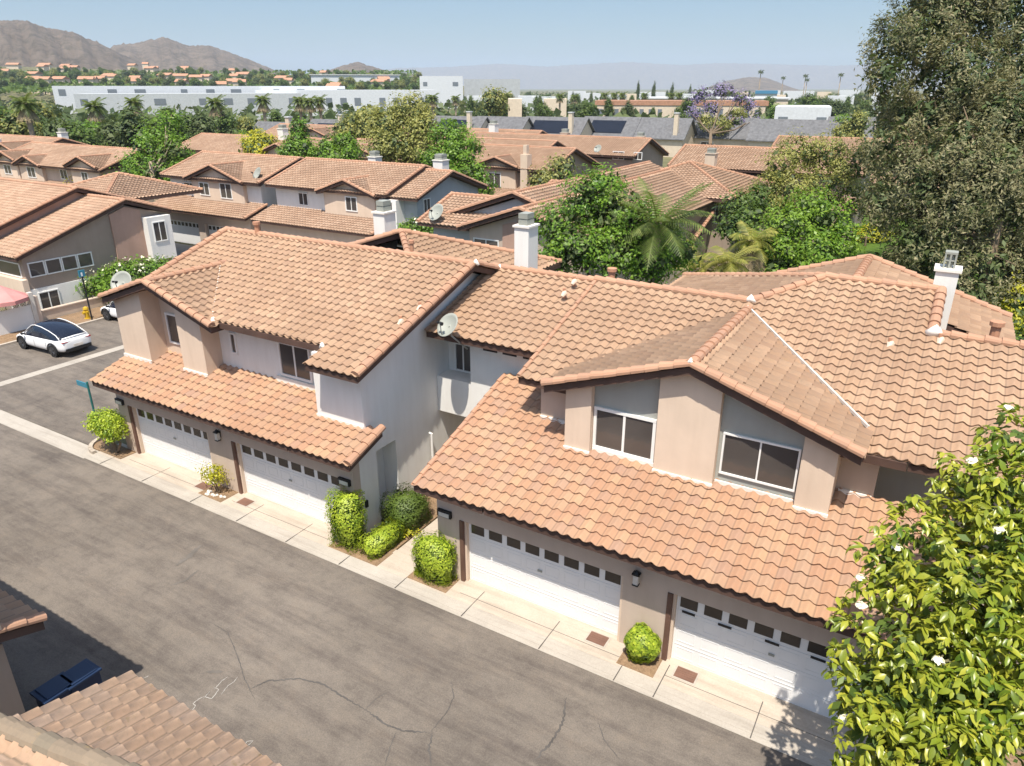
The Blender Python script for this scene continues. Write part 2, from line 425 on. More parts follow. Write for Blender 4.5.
# ------------------------------------------------------------------ tiled roofs
TW, CS = 0.315, 0.325            # tile width along the eave, course depth in plan
SL = 1.0 / 3.0
def tile_patch(rects, ref, down, slope=SL, nu=8, amp=0.072, step=0.058, clip=None, tw=TW, cs=CS):
    """(verts, quads, uv): curved tiles laid in courses on a sloping plane. rects: (u0,u1,v0,v1) along the eave / up the slope in plan."""
    dn = np.array(down, float); V = -dn; U = np.array([-dn[1], dn[0]])     # U runs to the right seen from the eave side
    allv, allq, alluv = [], [], []; off = 0
    for (u0, u1, v0, v1) in rects:
        us = np.arange(math.floor(u0 / tw * nu), math.ceil(u1 / tw * nu) + 1) * tw / nu
        us = np.unique(np.clip(us, u0, u1))
        k0, k1 = int(math.floor(v0 / cs + 1e-6)), int(math.ceil(v1 / cs - 1e-6))
        rows = []
        for k in range(k0, k1):
            a, b = max(v0, k * cs), min(v1, (k + 1) * cs)
            ta, tb = (a - k * cs) / cs, (b - k * cs) / cs
            # each course ends in a lip that overhangs the course below it
            f_ = step * (1 - ta)
            if ta < 1e-4:
                if k == k0: rows.append((a + 0.03, -0.05, k, 0))
                else: rows.append((a + 0.035, 0.0, k - 1, 0))
                if nu > 5: rows.append((a + 0.03, f_ - 0.02, k, 0))
                rows.append((a - 0.042, f_ - 0.018, k, 1))
                rows.append((a - 0.042, f_, k, 1))
            else: rows.append((a, f_, k, 0))
            if tb > 0.999 and k < k1 - 1: continue
            rows.append((b, step * (1 - tb), k, 0))
        ti = np.floor(us / tw + 0.5).astype(int)
        ph = us / tw
        prof = amp * np.power(0.5 + 0.5 * np.cos(2 * np.pi * ph + 0.55 * np.sin(2 * np.pi * ph)), 0.75)
        vv, uvs = [], []
        for (v, o, k, lo) in rows:
            h = np.sin(ti * 12.9898 + k * 78.233) * 43758.5453; h = h - np.floor(h)
            h2 = np.sin(ti * 39.346 + k * 11.135) * 24634.6345; h2 = h2 - np.floor(h2)
            vj = v + ((h - 0.5) * 0.022 if lo else 0)
            z = ref[2] + slope * (v + 0 * us) + prof + o + (h2 - 0.5) * (0.012 if lo else 0.004)
            x = ref[0] + us * U[0] + vj * V[0]; y = ref[1] + us * U[1] + vj * V[1]
            vv.append(np.stack([x, y, z], 1))
            kk = k + 0.5 + 0 * us
            uvs.append(np.stack([ph + 0.5, kk], 1))
        vv = np.concatenate(vv); uvs = np.concatenate(uvs)
        n = len(us); r = len(rows)
        i, j = np.meshgrid(np.arange(r - 1), np.arange(n - 1), indexing='ij')
        a = (i * n + j).ravel()
        q = np.stack([a, a + 1, a + n + 1, a + n], 1)
        allv.append(vv); allq.append(q + off); alluv.append(uvs); off += len(vv)
    return np.concatenate(allv), np.concatenate(allq), np.concatenate(alluv)

class Roof:
    """one roof part: a tile surface, its brown deck and its ridge tiles"""
    def __init__(s, nu=8, amp=0.072, step=0.058): s.step = step; s.t = []; s.deck = MB(); s.caps = MB(); s.nu = nu; s.amp = amp; s.clips = []
    def plane(s, rects, ref, down, slope=SL, clip=None, thick=0.20, deck=True):
        v, q, uv = tile_patch(rects, ref, down, slope, s.nu, s.amp if s.nu > 1 else 0.0, s.step)
        s.t.append((v, q, uv, clip))
        dn = np.array(down, float); V = -dn; U = np.array([-dn[1], dn[0]])
        if deck and clip is None:
            for (u0, u1, v0, v1) in rects:
                a = 0.03
                P = []
                for (u, w) in ((u0 + a, v0 + a), (u1 - a, v0 + a), (u1 - a, v1), (u0 + a, v1)):
                    P.append((ref[0] + u * U[0] + w * V[0], ref[1] + u * U[1] + w * V[1], ref[2] + slope * w - 0.012))
                s.deck.prism(P, (0, 0, -thick))
        elif deck and clip is not None:
            P = [(x, y, ref[2] + slope * ((x - ref[0]) * V[0] + (y - ref[1]) * V[1]) - 0.012) for (x, y) in clip]
            s.deck.prism(P, (0, 0, -thick))
    def cap(s, p0, p1, r=0.14, seed=0):
        p0, p1 = np.array(p0, float), np.array(p1, float)
        d = p1 - p0; ln = np.linalg.norm(d); d /= ln
        side = np.cross(d, (0, 0, 1.0)); side /= np.linalg.norm(side); up = np.cross(side, d)
        n = max(1, int(round(ln / 0.40))); st = ln / n; seg = 7 if s.nu > 5 else 4
        for k in range(n):
            h = (math.sin((k + 1) * 91.7 + ln * 3.1) * 4375.85) % 1.0
            a, b = p0 + d * st * k, p0 + d * (st * (k + 1) + 0.03)
            # lower (first) end is the wide one
            ra, rb = r * 1.08, r * 0.88
            tilt = (h - 0.5) * 0.02
            ring = []
            for (c, rr, z) in ((a, ra, 0.02 + tilt), (b, rb, 0.0)):
                ring.append([c + side * rr * math.cos(t) + up * (rr * 0.85 * math.sin(t) + z) for t in np.linspace(-0.35, math.pi + 0.35, seg + 1)])
            vs = ring[0] + ring[1]; m = seg + 1
            fs = [(i, i + 1, m + i + 1, m + i) for i in range(seg)] + [tuple(range(m))[::-1]]
            s.caps.add(vs, fs, (k + 0.5, ln * 7.3 + 0.5))
    def build(s, name, mat, parent, cap_mat=None, cap_name="ridge_tiles"):
        V, Q, T = [], [], []; off = 0
        clipped = []
        for (v, q, uv, clip) in s.t:
            if clip is None:
                V.append(v); Q.append(q + off); T.append(uv); off += len(v)
            else: clipped.append((v, q, uv, clip))
        me = np_mesh(name, np.concatenate(V), np.concatenate(Q), np.concatenate(T)) if V else None
        for (v, q, uv, clip) in clipped:
            m2 = np_mesh(name, v, q, uv)
            bm = bmesh.new(); bm.from_mesh(m2)
            n = len(clip); area = sum(clip[i][0] * clip[(i + 1) % n][1] - clip[(i + 1) % n][0] * clip[i][1] for i in range(n))
            for i in range(n):
                a, b = clip[i], clip[(i + 1) % n]
                nx, ny = (b[1] - a[1]), -(b[0] - a[0])
                if area < 0: nx, ny = -nx, -ny
                bmesh.ops.bisect_plane(bm, geom=bm.verts[:] + bm.edges[:] + bm.faces[:], plane_co=(a[0], a[1], 0), plane_no=(nx, ny, 0), clear_outer=True)
            if me is not None: bm.from_mesh(me)
            me2 = bpy.data.meshes.new(name); bm.to_mesh(me2); bm.free()
            me = me2
        o = link_mesh(name, me, mat, parent)
        if s.deck.v: s.deck.build("fascia", M['fascia'], o)
        if s.caps.v: s.caps.build(cap_name, cap_mat or M['cap'], o)
        return o
    # ---- compound shapes
    def gable_x(s, x0, x1, yr, hf, hb, zr, slope=SL, rake=(True, True), ridge=True):
        """ridge along X at y=yr, height zr; hf / hb: plan depth of the front and back slopes"""
        if hf: s.plane([(x0, x1, 0, hf)], (0, yr - hf, zr - slope * hf), (0, -1), slope)
        if hb: s.plane([(-x1, -x0, 0, hb)], (0, yr + hb, zr - slope * hb), (0, 1), slope)
        if ridge: s.cap((x0, yr, zr + 0.05), (x1, yr, zr + 0.05))
        for f, x in zip(rake, (x0 + 0.06, x1 - 0.06)):
            if f:
                if hf: s.cap((x, yr - hf, zr - slope * hf + 0.07), (x, yr, zr + 0.07))
                if hb: s.cap((x, yr + hb, zr - slope * hb + 0.07), (x, yr, zr + 0.07))
    def gable_y(s, y0, y1, xr, hl, hr, zr, slope=SL, rake=(True, False), ridge=True):
        """ridge along Y at x=xr"""
        # slope falling to -X: down=(-1,0): U=(0,-1)
        if hl: s.plane([(-y1, -y0, 0, hl)], (xr - hl, 0, zr - slope * hl), (-1, 0), slope)
        if hr: s.plane([(y0, y1, 0, hr)], (xr + hr, 0, zr - slope * hr), (1, 0), slope)
        if ridge: s.cap((xr, y0, zr + 0.05), (xr, y1, zr + 0.05))
        for f, y in zip(rake, (y0 + 0.06, y1 - 0.06)):
            if f:
                if hl: s.cap((xr - hl, y, zr - slope * hl + 0.07), (xr, y, zr + 0.07))
                if hr: s.cap((xr + hr, y, zr - slope * hr + 0.07), (xr, y, zr + 0.07))
    def pyramid(s, xc, yc, zp, h, slope=SL, faces="nesw"):
        hx0, hx1, hy0, hy1 = xc - h, xc + h, yc - h, yc + h
        z0 = zp - slope * h
        cs_ = {'s': ((0, -1), (xc, hy0, z0), [(hx0, hy0), (hx1, hy0), (xc, yc)]),
               'n': ((0, 1), (xc, hy1, z0), [(hx1, hy1), (hx0, hy1), (xc, yc)]),
               'e': ((1, 0), (hx1, yc, z0), [(hx1, hy0), (hx1, hy1), (xc, yc)]),
               'w': ((-1, 0), (hx0, yc, z0), [(hx0, hy1), (hx0, hy0), (xc, yc)])}
        for k in faces:
            dn, ref, tri = cs_[k]
            s.plane([(-h, h, 0, h)], ref, dn, slope, clip=tri)
        for (a, b) in ((hx0, hy0), (hx1, hy0), (hx1, hy1), (hx0, hy1)):
            s.cap((a, b, z0 + 0.06), (xc, yc, zp + 0.08))

# ------------------------------------------------------------------ wall openings
def place(face, pos):
    """face '-y': u=x, out=-y   '+x': u=y, out=+x   '+y': out=+y"""
    if face == '-y': return lambda u, w, d: (u, pos - d, w)
    if face == '+x': return lambda u, w, d: (pos + d, u, w)
    return lambda u, w, d: (u, pos + d, w)
def fbox(mb, f, u0, u1, w0, w1, d0, d1):
    a, b = f(u0, w0, d0), f(u1, w1, d1)
    mb.box(min(a[0], b[0]), max(a[0], b[0]), min(a[1], b[1]), max(a[1], b[1]), min(a[2], b[2]), max(a[2], b[2]))
def window(parent, face, pos, u0, u1, w0, w1, n=2, fr=0.07, mat='frame', glass='glass', sill=False):
    f = place(face, pos); mb = MB()
    fbox(mb, f, u0, u1, w1 - fr, w1, -0.02, 0.055); fbox(mb, f, u0, u1, w0, w0 + fr, -0.02, 0.055)
    fbox(mb, f, u0, u0 + fr, w0 + fr, w1 - fr, -0.02, 0.05); fbox(mb, f, u1 - fr, u1, w0 + fr, w1 - fr, -0.02, 0.05)
    wd = (u1 - u0 - 2 * fr) / n
    for k in range(1, n):
        c = u0 + fr + wd * k
        fbox(mb, f, c - fr * 0.4, c + fr * 0.4, w0 + fr, w1 - fr, -0.02, 0.042)
    if sill: fbox(mb, f, u0 - 0.05, u1 + 0.05, w0 - 0.06, w0 - 0.002, -0.02, 0.09)
    o = mb.build("window", M[mat], parent)
    for k in range(n):
        g = MB(); a = u0 + fr + wd * k
        fbox(g, f, a + 0.005, a + wd - 0.005, w0 + fr, w1 - fr, -0.01, 0.012 + 0.012 * (k % 2))
        g.build("pane", M[glass], o)
    return o
def garage_door(parent, x0, x1, y, h=2.13, cols=8, detail=True, straps=False):
    mb = MB(); mb.box(x0, x1, y, y + 0.05, 0.0, h)
    cw = (x1 - x0) / cols; rh = h / 4
    if detail:
        mb.box(x0, x0 + 0.05, y - 0.02, y - 0.002, 0.0, h); mb.box(x1 - 0.05, x1, y - 0.02, y - 0.002, 0.0, h)
        for r_ in range(3):
            for c in range(cols):
                a, b = x0 + cw * c + 0.09, x0 + cw * (c + 1) - 0.06
                z0, z1 = r_ * rh + 0.10, (r_ + 1) * rh - 0.09
                mb.box(a, b, y - 0.007, y - 0.001, z0, z0 + 0.025); mb.box(a, b, y - 0.007, y - 0.001, z1 - 0.025, z1)
                mb.box(a, a + 0.025, y - 0.007, y - 0.001, z0 + 0.025, z1 - 0.025); mb.box(b - 0.025, b, y - 0.007, y - 0.001, z0 + 0.025, z1 - 0.025)
            mb.box(x0 + 0.05, x1 - 0.05, y - 0.010, y - 0.001, (r_ + 1) * rh - 0.012, (r_ + 1) * rh + 0.012)
    o = mb.build("garage_door", M['door'], parent)
    if detail:
        for c in range(cols):
            g = MB(); a, b = x0 + cw * c + 0.085, x0 + cw * (c + 1) - 0.085
            g.box(a, b, y - 0.012, y + 0.02, h - rh + 0.12, h - 0.10)
            g.build("window_pane", M['door_glass'], o)
        if straps:
            for c in (0.25, 1.75, 3.6, 5.3):
                g = MB(); g.box(x0 + cw * c, x0 + cw * c + 0.33, y - 0.03, y - 0.011, h - rh - 0.03, h - rh + 0.03)
                g.build("strap_hinge", M['iron'], o)
        g = MB(); g.box(x0 + cw * cols / 2 - 0.12, x0 + cw * cols / 2 + 0.02, y - 0.03, y - 0.011, 1.22, 1.28); g.build("handle", M['dish'], o)
    else:
        g = MB()
        for c in range(cols):
            g.box(x0 + cw * c + 0.1, x0 + cw * (c + 1) - 0.1, y - 0.02, y + 0.02, h - rh + 0.08, h - 0.12)
        g.build("window_row", M['door_glass'], o)
    return o
def chimney(parent, x0, x1, y0, y1, z0, z1, mat='white', grid=False, part="chimney"):
    mb = MB(); mb.box(x0, x1, y0, y1, z0, z1 - 0.55)
    o = mb.build(part, M[mat], parent)
    c = MB(); c.box(x0 - 0.06, x1 + 0.06, y0 - 0.06, y1 + 0.06, z1 - 0.548, z1 - 0.47)
    c.build("chimney_cap", M['beige'] if mat != 'white' else M['mortar'], o)
    if not grid:
        g = MB(); a = .12; g.box(x0 + a, x1 - a, y0 + a, y1 - a, z1 - .468, z1 - .26); g.box(x0 + a + .03, x1 - a - .03, y0 + a + .03, y1 - a - .03, z1 - .259, z1 - .21); g.box(x0 + a, x1 - a, y0 + a, y1 - a, z1 - .209, z1)
        g.build("spark_arrestor", M['dish'], o); return o
    g = MB(); a = 0.14
    X0, X1, Y0, Y1 = x0 + a, x1 - a, y0 + a, y1 - a
    zb, zt = z1 - 0.468, z1
    for x in np.linspace(X0, X1 - 0.05, 3):
        for (ya, yb) in ((Y0, Y0 + 0.05), (Y1 - 0.05, Y1)): g.box(x, x + 0.05, ya, yb, zb, zt - 0.06)
    for yy in np.linspace(Y0, Y1 - 0.05, 3)[1:2]:
        for (xa, xb) in ((X0, X0 + 0.05), (X1 - 0.05, X1)): g.box(xa, xb, yy, yy + 0.05, zb, zt - 0.06)
    zm = (zb + zt) / 2
    g.box(X0 + 0.003, X1 - 0.003, Y0 + 0.003, Y1 - 0.003, zm - 0.03, zm)
    g.box(X0 - 0.003, X1 + 0.003, Y0 - 0.003, Y1 + 0.003, zt - 0.06, zt)
    g.build("spark_arrestor", M['dish'] if mat == 'white' else M['mortar'], o)
    d = MB(); d.box(X0 + 0.08, X1 - 0.08, Y0 + 0.08, Y1 - 0.08, zb, zb + 0.40); d.build("flue", M['dish'], o)
    return o
def vent_pipe(parent, x, y, z0, z1, r=0.09, cap=True):
    mb = MB(); mb.tube([(x, y, z0), (x, y, z1)], r, 10)
    o = mb.build("vent_pipe", M['pipe'], parent, False)
    if cap:
        c = MB(); c.tube([(x, y, z1 - 0.02), (x, y, z1 + 0.1)], r * 1.45, 10); c.build("pipe_cap", M['pipe'], o)
    return o
def wall_lamp(parent, x, y, z):
    mb = MB(); mb.box(x - 0.05, x + 0.05, y - 0.03, y - 0.001, z - 0.05, z + 0.18)
    mb.box(x - 0.10, x + 0.10, y - 0.20, y - 0.031, z + 0.16, z + 0.20)
    mb.tube([(x, y - 0.115, z + 0.2), (x, y - 0.115, z + 0.28)], [0.09, 0.02], 8)
    mb.box(x - 0.08, x + 0.08, y - 0.19, y - 0.04, z - 0.16, z - 0.13)
    o = mb.build("wall_lamp", M['iron'], parent)
    g = MB(); g.box(x - 0.065, x + 0.065, y - 0.175, y - 0.05, z - 0.128, z + 0.158); g.build("lamp_glass", M['flash'], o)
def address_light(parent, x, y, z):
    mb = MB(); mb.box(x - 0.24, x + 0.24, y - 0.09, y - 0.001, z - 0.11, z + 0.11)
    o = mb.build("address_light", M['iron'], parent)
    g = MB(); g.box(x - 0.18, x + 0.18, y - 0.105, y - 0.09, z - 0.09, z + 0.04); g.build("lens", M['flash'], o)

# ------------------------------------------------------------------ foliage
def unit(a): return a / (np.linalg.norm(a, axis=1, keepdims=True) + 1e-9)
def leaf_mesh(name, pos, out, length, width, up=0.45, jit=0.8, bend=0.12, seed=0, fine=False, along=0.6):
    """many separate small leaves: pos (n,3), out (n,3) outward direction"""
    g = np.random.default_rng(seed); n = len(pos)
    nrm = unit(out * 0.7 + np.array([0, 0, up]) + g.normal(0, jit * 0.5, (n, 3)))
    t = g.normal(0, 1 if along < 1 else .45, (n, 3)) + out * along
    t = unit(t - (t * nrm).sum(1, keepdims=True) * nrm)
    b = np.cross(nrm, t)
    s = g.uniform(0.65, 1.25, (n, 1)); Lh = length * s; Wh = width * 0.5 * s * g.uniform(0.8, 1.2, (n, 1))
    if not fine:
        v = np.stack([pos - t * Lh * 0.5, pos + b * Wh - nrm * bend * Lh * 0.0, pos + t * Lh * 0.5 - nrm * bend * Lh, pos - b * Wh], 1)
        q = np.arange(4 * n).reshape(n, 4)
        return np_mesh(name, v.reshape(-1, 3), q)
    # fine leaf: 6 outline points and a folded midrib
    base = pos - t * Lh * 0.5; tip = pos + t * Lh * 0.5 - nrm * bend * Lh
    m1, m2 = pos - t * Lh * 0.15 + nrm * 0.03 * Lh, pos + t * Lh * 0.2 - nrm * bend * 0.3 * Lh
    fold = nrm * Wh * 0.35
    l1, l2 = m1 + b * Wh + fold, m2 + b * Wh * 0.85 + fold
    r1, r2 = m1 - b * Wh + fold, m2 - b * Wh * 0.85 + fold
    v = np.stack([base, m1, m2, tip, l1, l2, r1, r2], 1).reshape(-1, 3)
    k = np.arange(n)[:, None] * 8
    q = np.concatenate([k + np.array([[0, 1, 4, 4]]), k + np.array([[1, 2, 5, 4]]), k + np.array([[2, 3, 5, 5]]),
                        k + np.array([[0, 6, 1, 1]]), k + np.array([[1, 6, 7, 2]]), k + np.array([[2, 7, 3, 3]])])
    tri = q[(q[:, 2] == q[:, 3])]; quad = q[(q[:, 2] != q[:, 3])]
    me = bpy.data.meshes.new(name)
    nv = v.astype(np.float32)
    me.vertices.add(len(nv)); me.vertices.foreach_set("co", nv.ravel())
    loops = np.concatenate([quad.ravel(), tri[:, :3].ravel()]).astype(np.int32)
    me.loops.add(len(loops)); me.loops.foreach_set("vertex_index", loops)
    st = np.concatenate([np.arange(len(quad)) * 4, quad.size + np.arange(len(tri)) * 3]).astype(np.int32)
    me.polygons.add(len(st)); me.polygons.foreach_set("loop_start", st)
    me.polygons.foreach_set("loop_total", np.concatenate([np.full(len(quad), 4), np.full(len(tri), 3)]).astype(np.int32))
    me.update(calc_edges=True); me.validate()
    return me
def crown_points(lobes, n_clump, n_leaf, spread, seed, shell=0.55):
    """clumps spread over ellipsoid lobes (cx,cy,cz,rx,ry,rz); returns leaf positions and outward directions"""
    g = np.random.default_rng(seed)
    lobes = np.array(lobes, float)
    w = (lobes[:, 3] * lobes[:, 4] * lobes[:, 5]) ** (2 / 3); w /= w.sum()
    li = g.choice(len(lobes), n_clump, p=w)
    d = unit(g.normal(0, 1, (n_clump, 3)))
    rad = shell + (1.02 - shell) * g.random((n_clump, 1)) ** 0.6
    c = lobes[li, :3] + d * rad * lobes[li, 3:6]
    cs_ = spread * g.uniform(0.6, 1.4, (n_clump, 1))
    k = np.repeat(np.arange(n_clump), n_leaf)
    p = c[k] + g.normal(0, 1, (len(k), 3)) * cs_[k] * np.array([1, 1, 0.75])
    o = unit(d[k] + (p - c[k]) / (cs_[k] + 1e-6) * 0.6)
    keep = p[:, 2] > 0.15
    return p[keep], o[keep]
def rosette_points(lobes, n_clump, n_leaf, size, seed, shell):
    """whorls of leaves at the twig ends"""
    g = np.random.default_rng(seed); lobes = np.array(lobes, float)
    w = (lobes[:, 3] * lobes[:, 4] * lobes[:, 5]) ** (2 / 3); w /= w.sum()
    li = g.choice(len(lobes), n_clump, p=w); d = unit(g.normal(0, 1, (n_clump, 3)) + np.array([0, 0, .25]))
    c = lobes[li, :3] + d * (shell + (1.05 - shell) * g.random((n_clump, 1)) ** .5) * lobes[li, 3:6]
    ax = unit(d + np.array([0, 0, .7]) + g.normal(0, .3, (n_clump, 3)))
    k = np.repeat(np.arange(n_clump), n_leaf)
    r_ = g.normal(0, 1, (len(k), 3)); r_ = unit(r_ - (r_ * ax[k]).sum(1, keepdims=True) * ax[k])
    dr = unit(r_ + ax[k] * g.uniform(0.0, .8, (len(k), 1)))
    p = c[k] + dr * size * .55 + ax[k] * g.uniform(-.5, .4, (len(k), 1)) * size
    return p, dr
def draped_points(lobes, n_clump, n_leaf, spread, seed, shell):
    """hanging sprays: clumps longer than wide, thinning downwards"""
    g = np.random.default_rng(seed); lobes = np.array(lobes, float)
    w = (lobes[:, 3] * lobes[:, 4] * lobes[:, 5]) ** (2 / 3); w /= w.sum()
    li = g.choice(len(lobes), n_clump, p=w); d = unit(g.normal(0, 1, (n_clump, 3)))
    c = lobes[li, :3] + d * (shell + (1.08 - shell) * g.random((n_clump, 1)) ** .6) * lobes[li, 3:6]
    k = np.repeat(np.arange(n_clump), n_leaf); t = g.random((len(k), 1)) ** .8
    sz = spread * g.uniform(.6, 1.5, (n_clump, 1))[k]
    p = c[k] + g.normal(0, 1, (len(k), 3)) * sz * (0.75 - .35 * t) + np.array([0, 0, -2.6]) * t * sz
    o = unit(d[k] * 1.0 + g.normal(0, .22, (n_clump, 3))[k] + g.normal(0, .2, (len(k), 3)) + np.array([0, 0, -.1]))
    return p, o
def trunk_mesh(mb, x, y, z0, h, r, lobes, seed=0, limbs=5, lean=(0, 0)):
    g = random.Random(seed)
    top = (x + lean[0], y + lean[1], z0 + h)
    mid = (x + lean[0] * 0.4 + g.uniform(-.1, .1) * r * 4, y + lean[1] * 0.4, z0 + h * 0.5)
    mb.tube([(x, y, z0 - 0.2), (x, y, z0 + 0.15 * h), mid, top], [r * 1.35, r, r * 0.8, r * 0.5], 9)
    ls = list(lobes); g.shuffle(ls)
    for lb in ls[:limbs]:
        a = np.array(mid) * 0.35 + np.array(top) * 0.65
        e = np.array(lb[:3])
        m = (a + e) / 2 + np.array([g.uniform(-.3, .3), g.uniform(-.3, .3), -0.15 * np.linalg.norm(e - a) * 0.4])
        mb.tube([a, m, e], [r * 0.5, r * 0.33, r * 0.12], 6)
        for q in range(2):
            e2 = e + np.array([g.uniform(-.7, .7) * lb[3], g.uniform(-.7, .7) * lb[4], g.uniform(0, .7) * lb[5]])
            mb.tube([m, (m + e2) / 2, e2], [r * 0.22, r * 0.15, r * 0.05], 5)
def auto_lobes(x, y, z0, z1, rx, ry, n, seed, taper=0.0):
    """several uneven lobes filling a crown between z0 and z1"""
    g = random.Random(seed); out = []
    h = z1 - z0
    for k in range(n):
        t = (k + 0.5) / n; a = k * 2.4 + g.uniform(-.4, .4)
        zz = z0 + h * (0.2 + 0.6 * ((k * 0.618 + g.uniform(0, .15)) % 1.0))
        f = 1 - abs((zz - z0) / h - 0.45) * (0.7 + taper)
        rr = g.uniform(0.25, 0.62) * f
        out.append((x + math.cos(a) * rx * rr, y + math.sin(a) * ry * rr, zz, rx * g.uniform(.38, .55), ry * g.uniform(.38, .55), h * g.uniform(.2, .3)))
    return out
def tree(name, label, cat, x, y, lobes, n_clump, n_leaf, spread, leaf, mat, trunk_r=0.2, trunk_h=None, bark='bark', z0=0.0, seed=1, group=None, limbs=5, shell=0.5, fine=False, jit=0.55, lean=(0, 0), inner=0.5, drape=False, rosette=False):
    root = thing(name, label, cat, (x, y, z0), group)
    zmin = min(l[2] - l[5] * 0.3 for l in lobes)
    mb = MB(); trunk_mesh(mb, x, y, z0, (trunk_h or max(1.0, zmin - z0 + 1.0)), trunk_r, lobes, seed, limbs, lean)
    mb.build("trunk", M[bark], root, True)
    if drape: p, o = draped_points(lobes, n_clump, n_leaf, spread, seed, shell)
    elif rosette: p, o = rosette_points(lobes, n_clump, n_leaf, leaf[0], seed, shell)
    else: p, o = crown_points(lobes, n_clump, n_leaf, spread, seed, shell)
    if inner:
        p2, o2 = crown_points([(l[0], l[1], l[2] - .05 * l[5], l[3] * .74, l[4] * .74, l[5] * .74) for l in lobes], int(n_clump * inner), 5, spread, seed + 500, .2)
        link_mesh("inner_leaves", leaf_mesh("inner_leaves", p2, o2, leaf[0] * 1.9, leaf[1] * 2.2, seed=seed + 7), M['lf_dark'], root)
    me = leaf_mesh("crown", p, o, leaf[0], leaf[1], seed=seed, fine=fine, jit=jit, along=2.2 if rosette else .6, up=.9 if rosette else .45)
    link_mesh("crown", me, M[mat], root)
    return root
def hedge(name, label, box_, mat='lf_hedge', n=2600, leaf=(0.075, 0.05), seed=3, round_=0.24, stem=None, group=None):
    """clipped shrub: box_ = (x0,x1,y0,y1,z0,z1)"""
    x0, x1, y0, y1, z0, z1 = box_
    n = int(n * 1.9); g = np.random.default_rng(seed)
    c = np.array([(x0 + x1) / 2, (y0 + y1) / 2, (z0 + z1) / 2]); hsz = np.array([(x1 - x0) / 2, (y1 - y0) / 2, (z1 - z0) / 2])
    root = thing(name, label, "shrub", (c[0], c[1], 0), group)
    d = unit(g.normal(0, 1, (n, 3)))
    e = 2.0 / round_
    nrm = (np.abs(d) ** e).sum(1, keepdims=True) ** (1 / e)
    s = d / nrm
    low = 0.09 * np.sin(s[:, :1] * 5 + seed) + 0.05 * np.sin(s[:, 1:2] * 7 + seed * 2) + 0.05 * np.sin(s[:, 2:] * 6 + 1)
    p = c + s * hsz * (1 + low + g.normal(0, 0.045, (n, 1)) - 0.05)
    me = leaf_mesh("foliage", p, unit(s), leaf[0], leaf[1], seed=seed, up=0.3, jit=1.2)
    o = link_mesh("foliage", me, M[mat], root)
    # inner mass of larger mid-green leaves
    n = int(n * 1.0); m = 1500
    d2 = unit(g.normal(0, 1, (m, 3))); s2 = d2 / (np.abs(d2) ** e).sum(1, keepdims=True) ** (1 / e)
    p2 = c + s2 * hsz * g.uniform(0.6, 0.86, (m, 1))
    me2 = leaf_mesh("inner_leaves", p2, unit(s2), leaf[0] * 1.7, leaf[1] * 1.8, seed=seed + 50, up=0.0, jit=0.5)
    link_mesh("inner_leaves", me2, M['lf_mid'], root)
    mb = MB()
    for k in range(4):
        a = c + np.array([g.uniform(-.4, .4) * hsz[0], g.uniform(-.4, .4) * hsz[1], 0])
        mb.tube([((a[0] + c[0]) / 2, (a[1] + c[1]) / 2, -0.02), (a[0], a[1], z0 + (z1 - z0) * 0.6)], [0.035, 0.015], 6)
    mb.build("stem", M['bark'], root)
    return root
def frond(pts_out, base, az, length, rise, droop, g, n=16, lw=0.045, ll=0.5):
    """leaflet quads of one palm frond"""
    ca, sa = math.cos(az), math.sin(az)
    P = []
    for i in range(n + 1):
        t = i / n
        r_ = length * t * (1 - 0.18 * t * droop); z = rise * length * t - droop * length * t * t
        P.append(np.array(base) + np.array([ca * r_, sa * r_, z]))
    side = np.array([-sa, ca, 0])
    V, Q = pts_out
    for i in range(2, n):
        p = P[i]; d = P[i + 1] - P[i - 1]; d /= np.linalg.norm(d)
        L_ = ll * math.sin(math.pi * min(1, 0.12 + 0.9 * i / n)) * g.uniform(.8, 1.15)
        for s_ in (1, -1):
            tip = p + side * s_ * L_ * 0.75 + d * L_ * 0.5 + np.array([0, 0, -0.35 * L_])
            w = d * lw
            k = len(V); V.extend([p - w, p + w, tip + w * 0.2, tip - w * 0.2]); Q.append((k, k + 1, k + 2, k + 3))
    for i in range(n):      # rachis
        a, b = P[i], P[i + 1]; w = np.array([-sa, ca, 0]) * 0.03 * (1 - 0.7 * i / n)
        k = len(V); V.extend([a - w, a + w, b + w, b - w]); Q.append((k, k + 1, k + 2, k + 3))
def palm(name, label, x, y, h, nf=34, fl=2.6, seed=2, group=None, mat='lf_palm', skirt=True, ll=0.5, tr=0.18, z0=0, n=16, lw=0.045, droop=(0.5, 0.95)):
    g = random.Random(seed)
    root = thing(name, label, "palm tree", (x, y, z0), group)
    mb = MB(); mb.tube([(x, y, z0 - 0.2), (x + 0.1, y, z0 + h * 0.5), (x, y, z0 + h)], [tr * 1.3, tr, tr * 0.95], 9)
    mb.build("trunk", M['bark_pale'], root, True)
    V, Q = [], []
    for k in range(nf):
        t = k / nf
        frond((V, Q), (x, y, z0 + h - 0.1), k * 2.39996, fl * g.uniform(.85, 1.1), 1.25 - 1.35 * t + g.uniform(-.1, .1), g.uniform(*droop), g, n=n, ll=ll, lw=lw)
    link_mesh("crown", np_mesh("crown", np.array(V), np.array(Q)), M[mat], root)
    if skirt:
        V, Q = [], []
        for k in range(26):
            frond((V, Q), (x, y, z0 + h - 0.25), k * 2.39996 + 1, fl * 0.75, -0.5, 0.75, g, n=n, ll=ll * .8, lw=lw)
        link_mesh("dead_fronds", np_mesh("dead_fronds", np.array(V), np.array(Q)), M['lf_dry'], root)
    return root

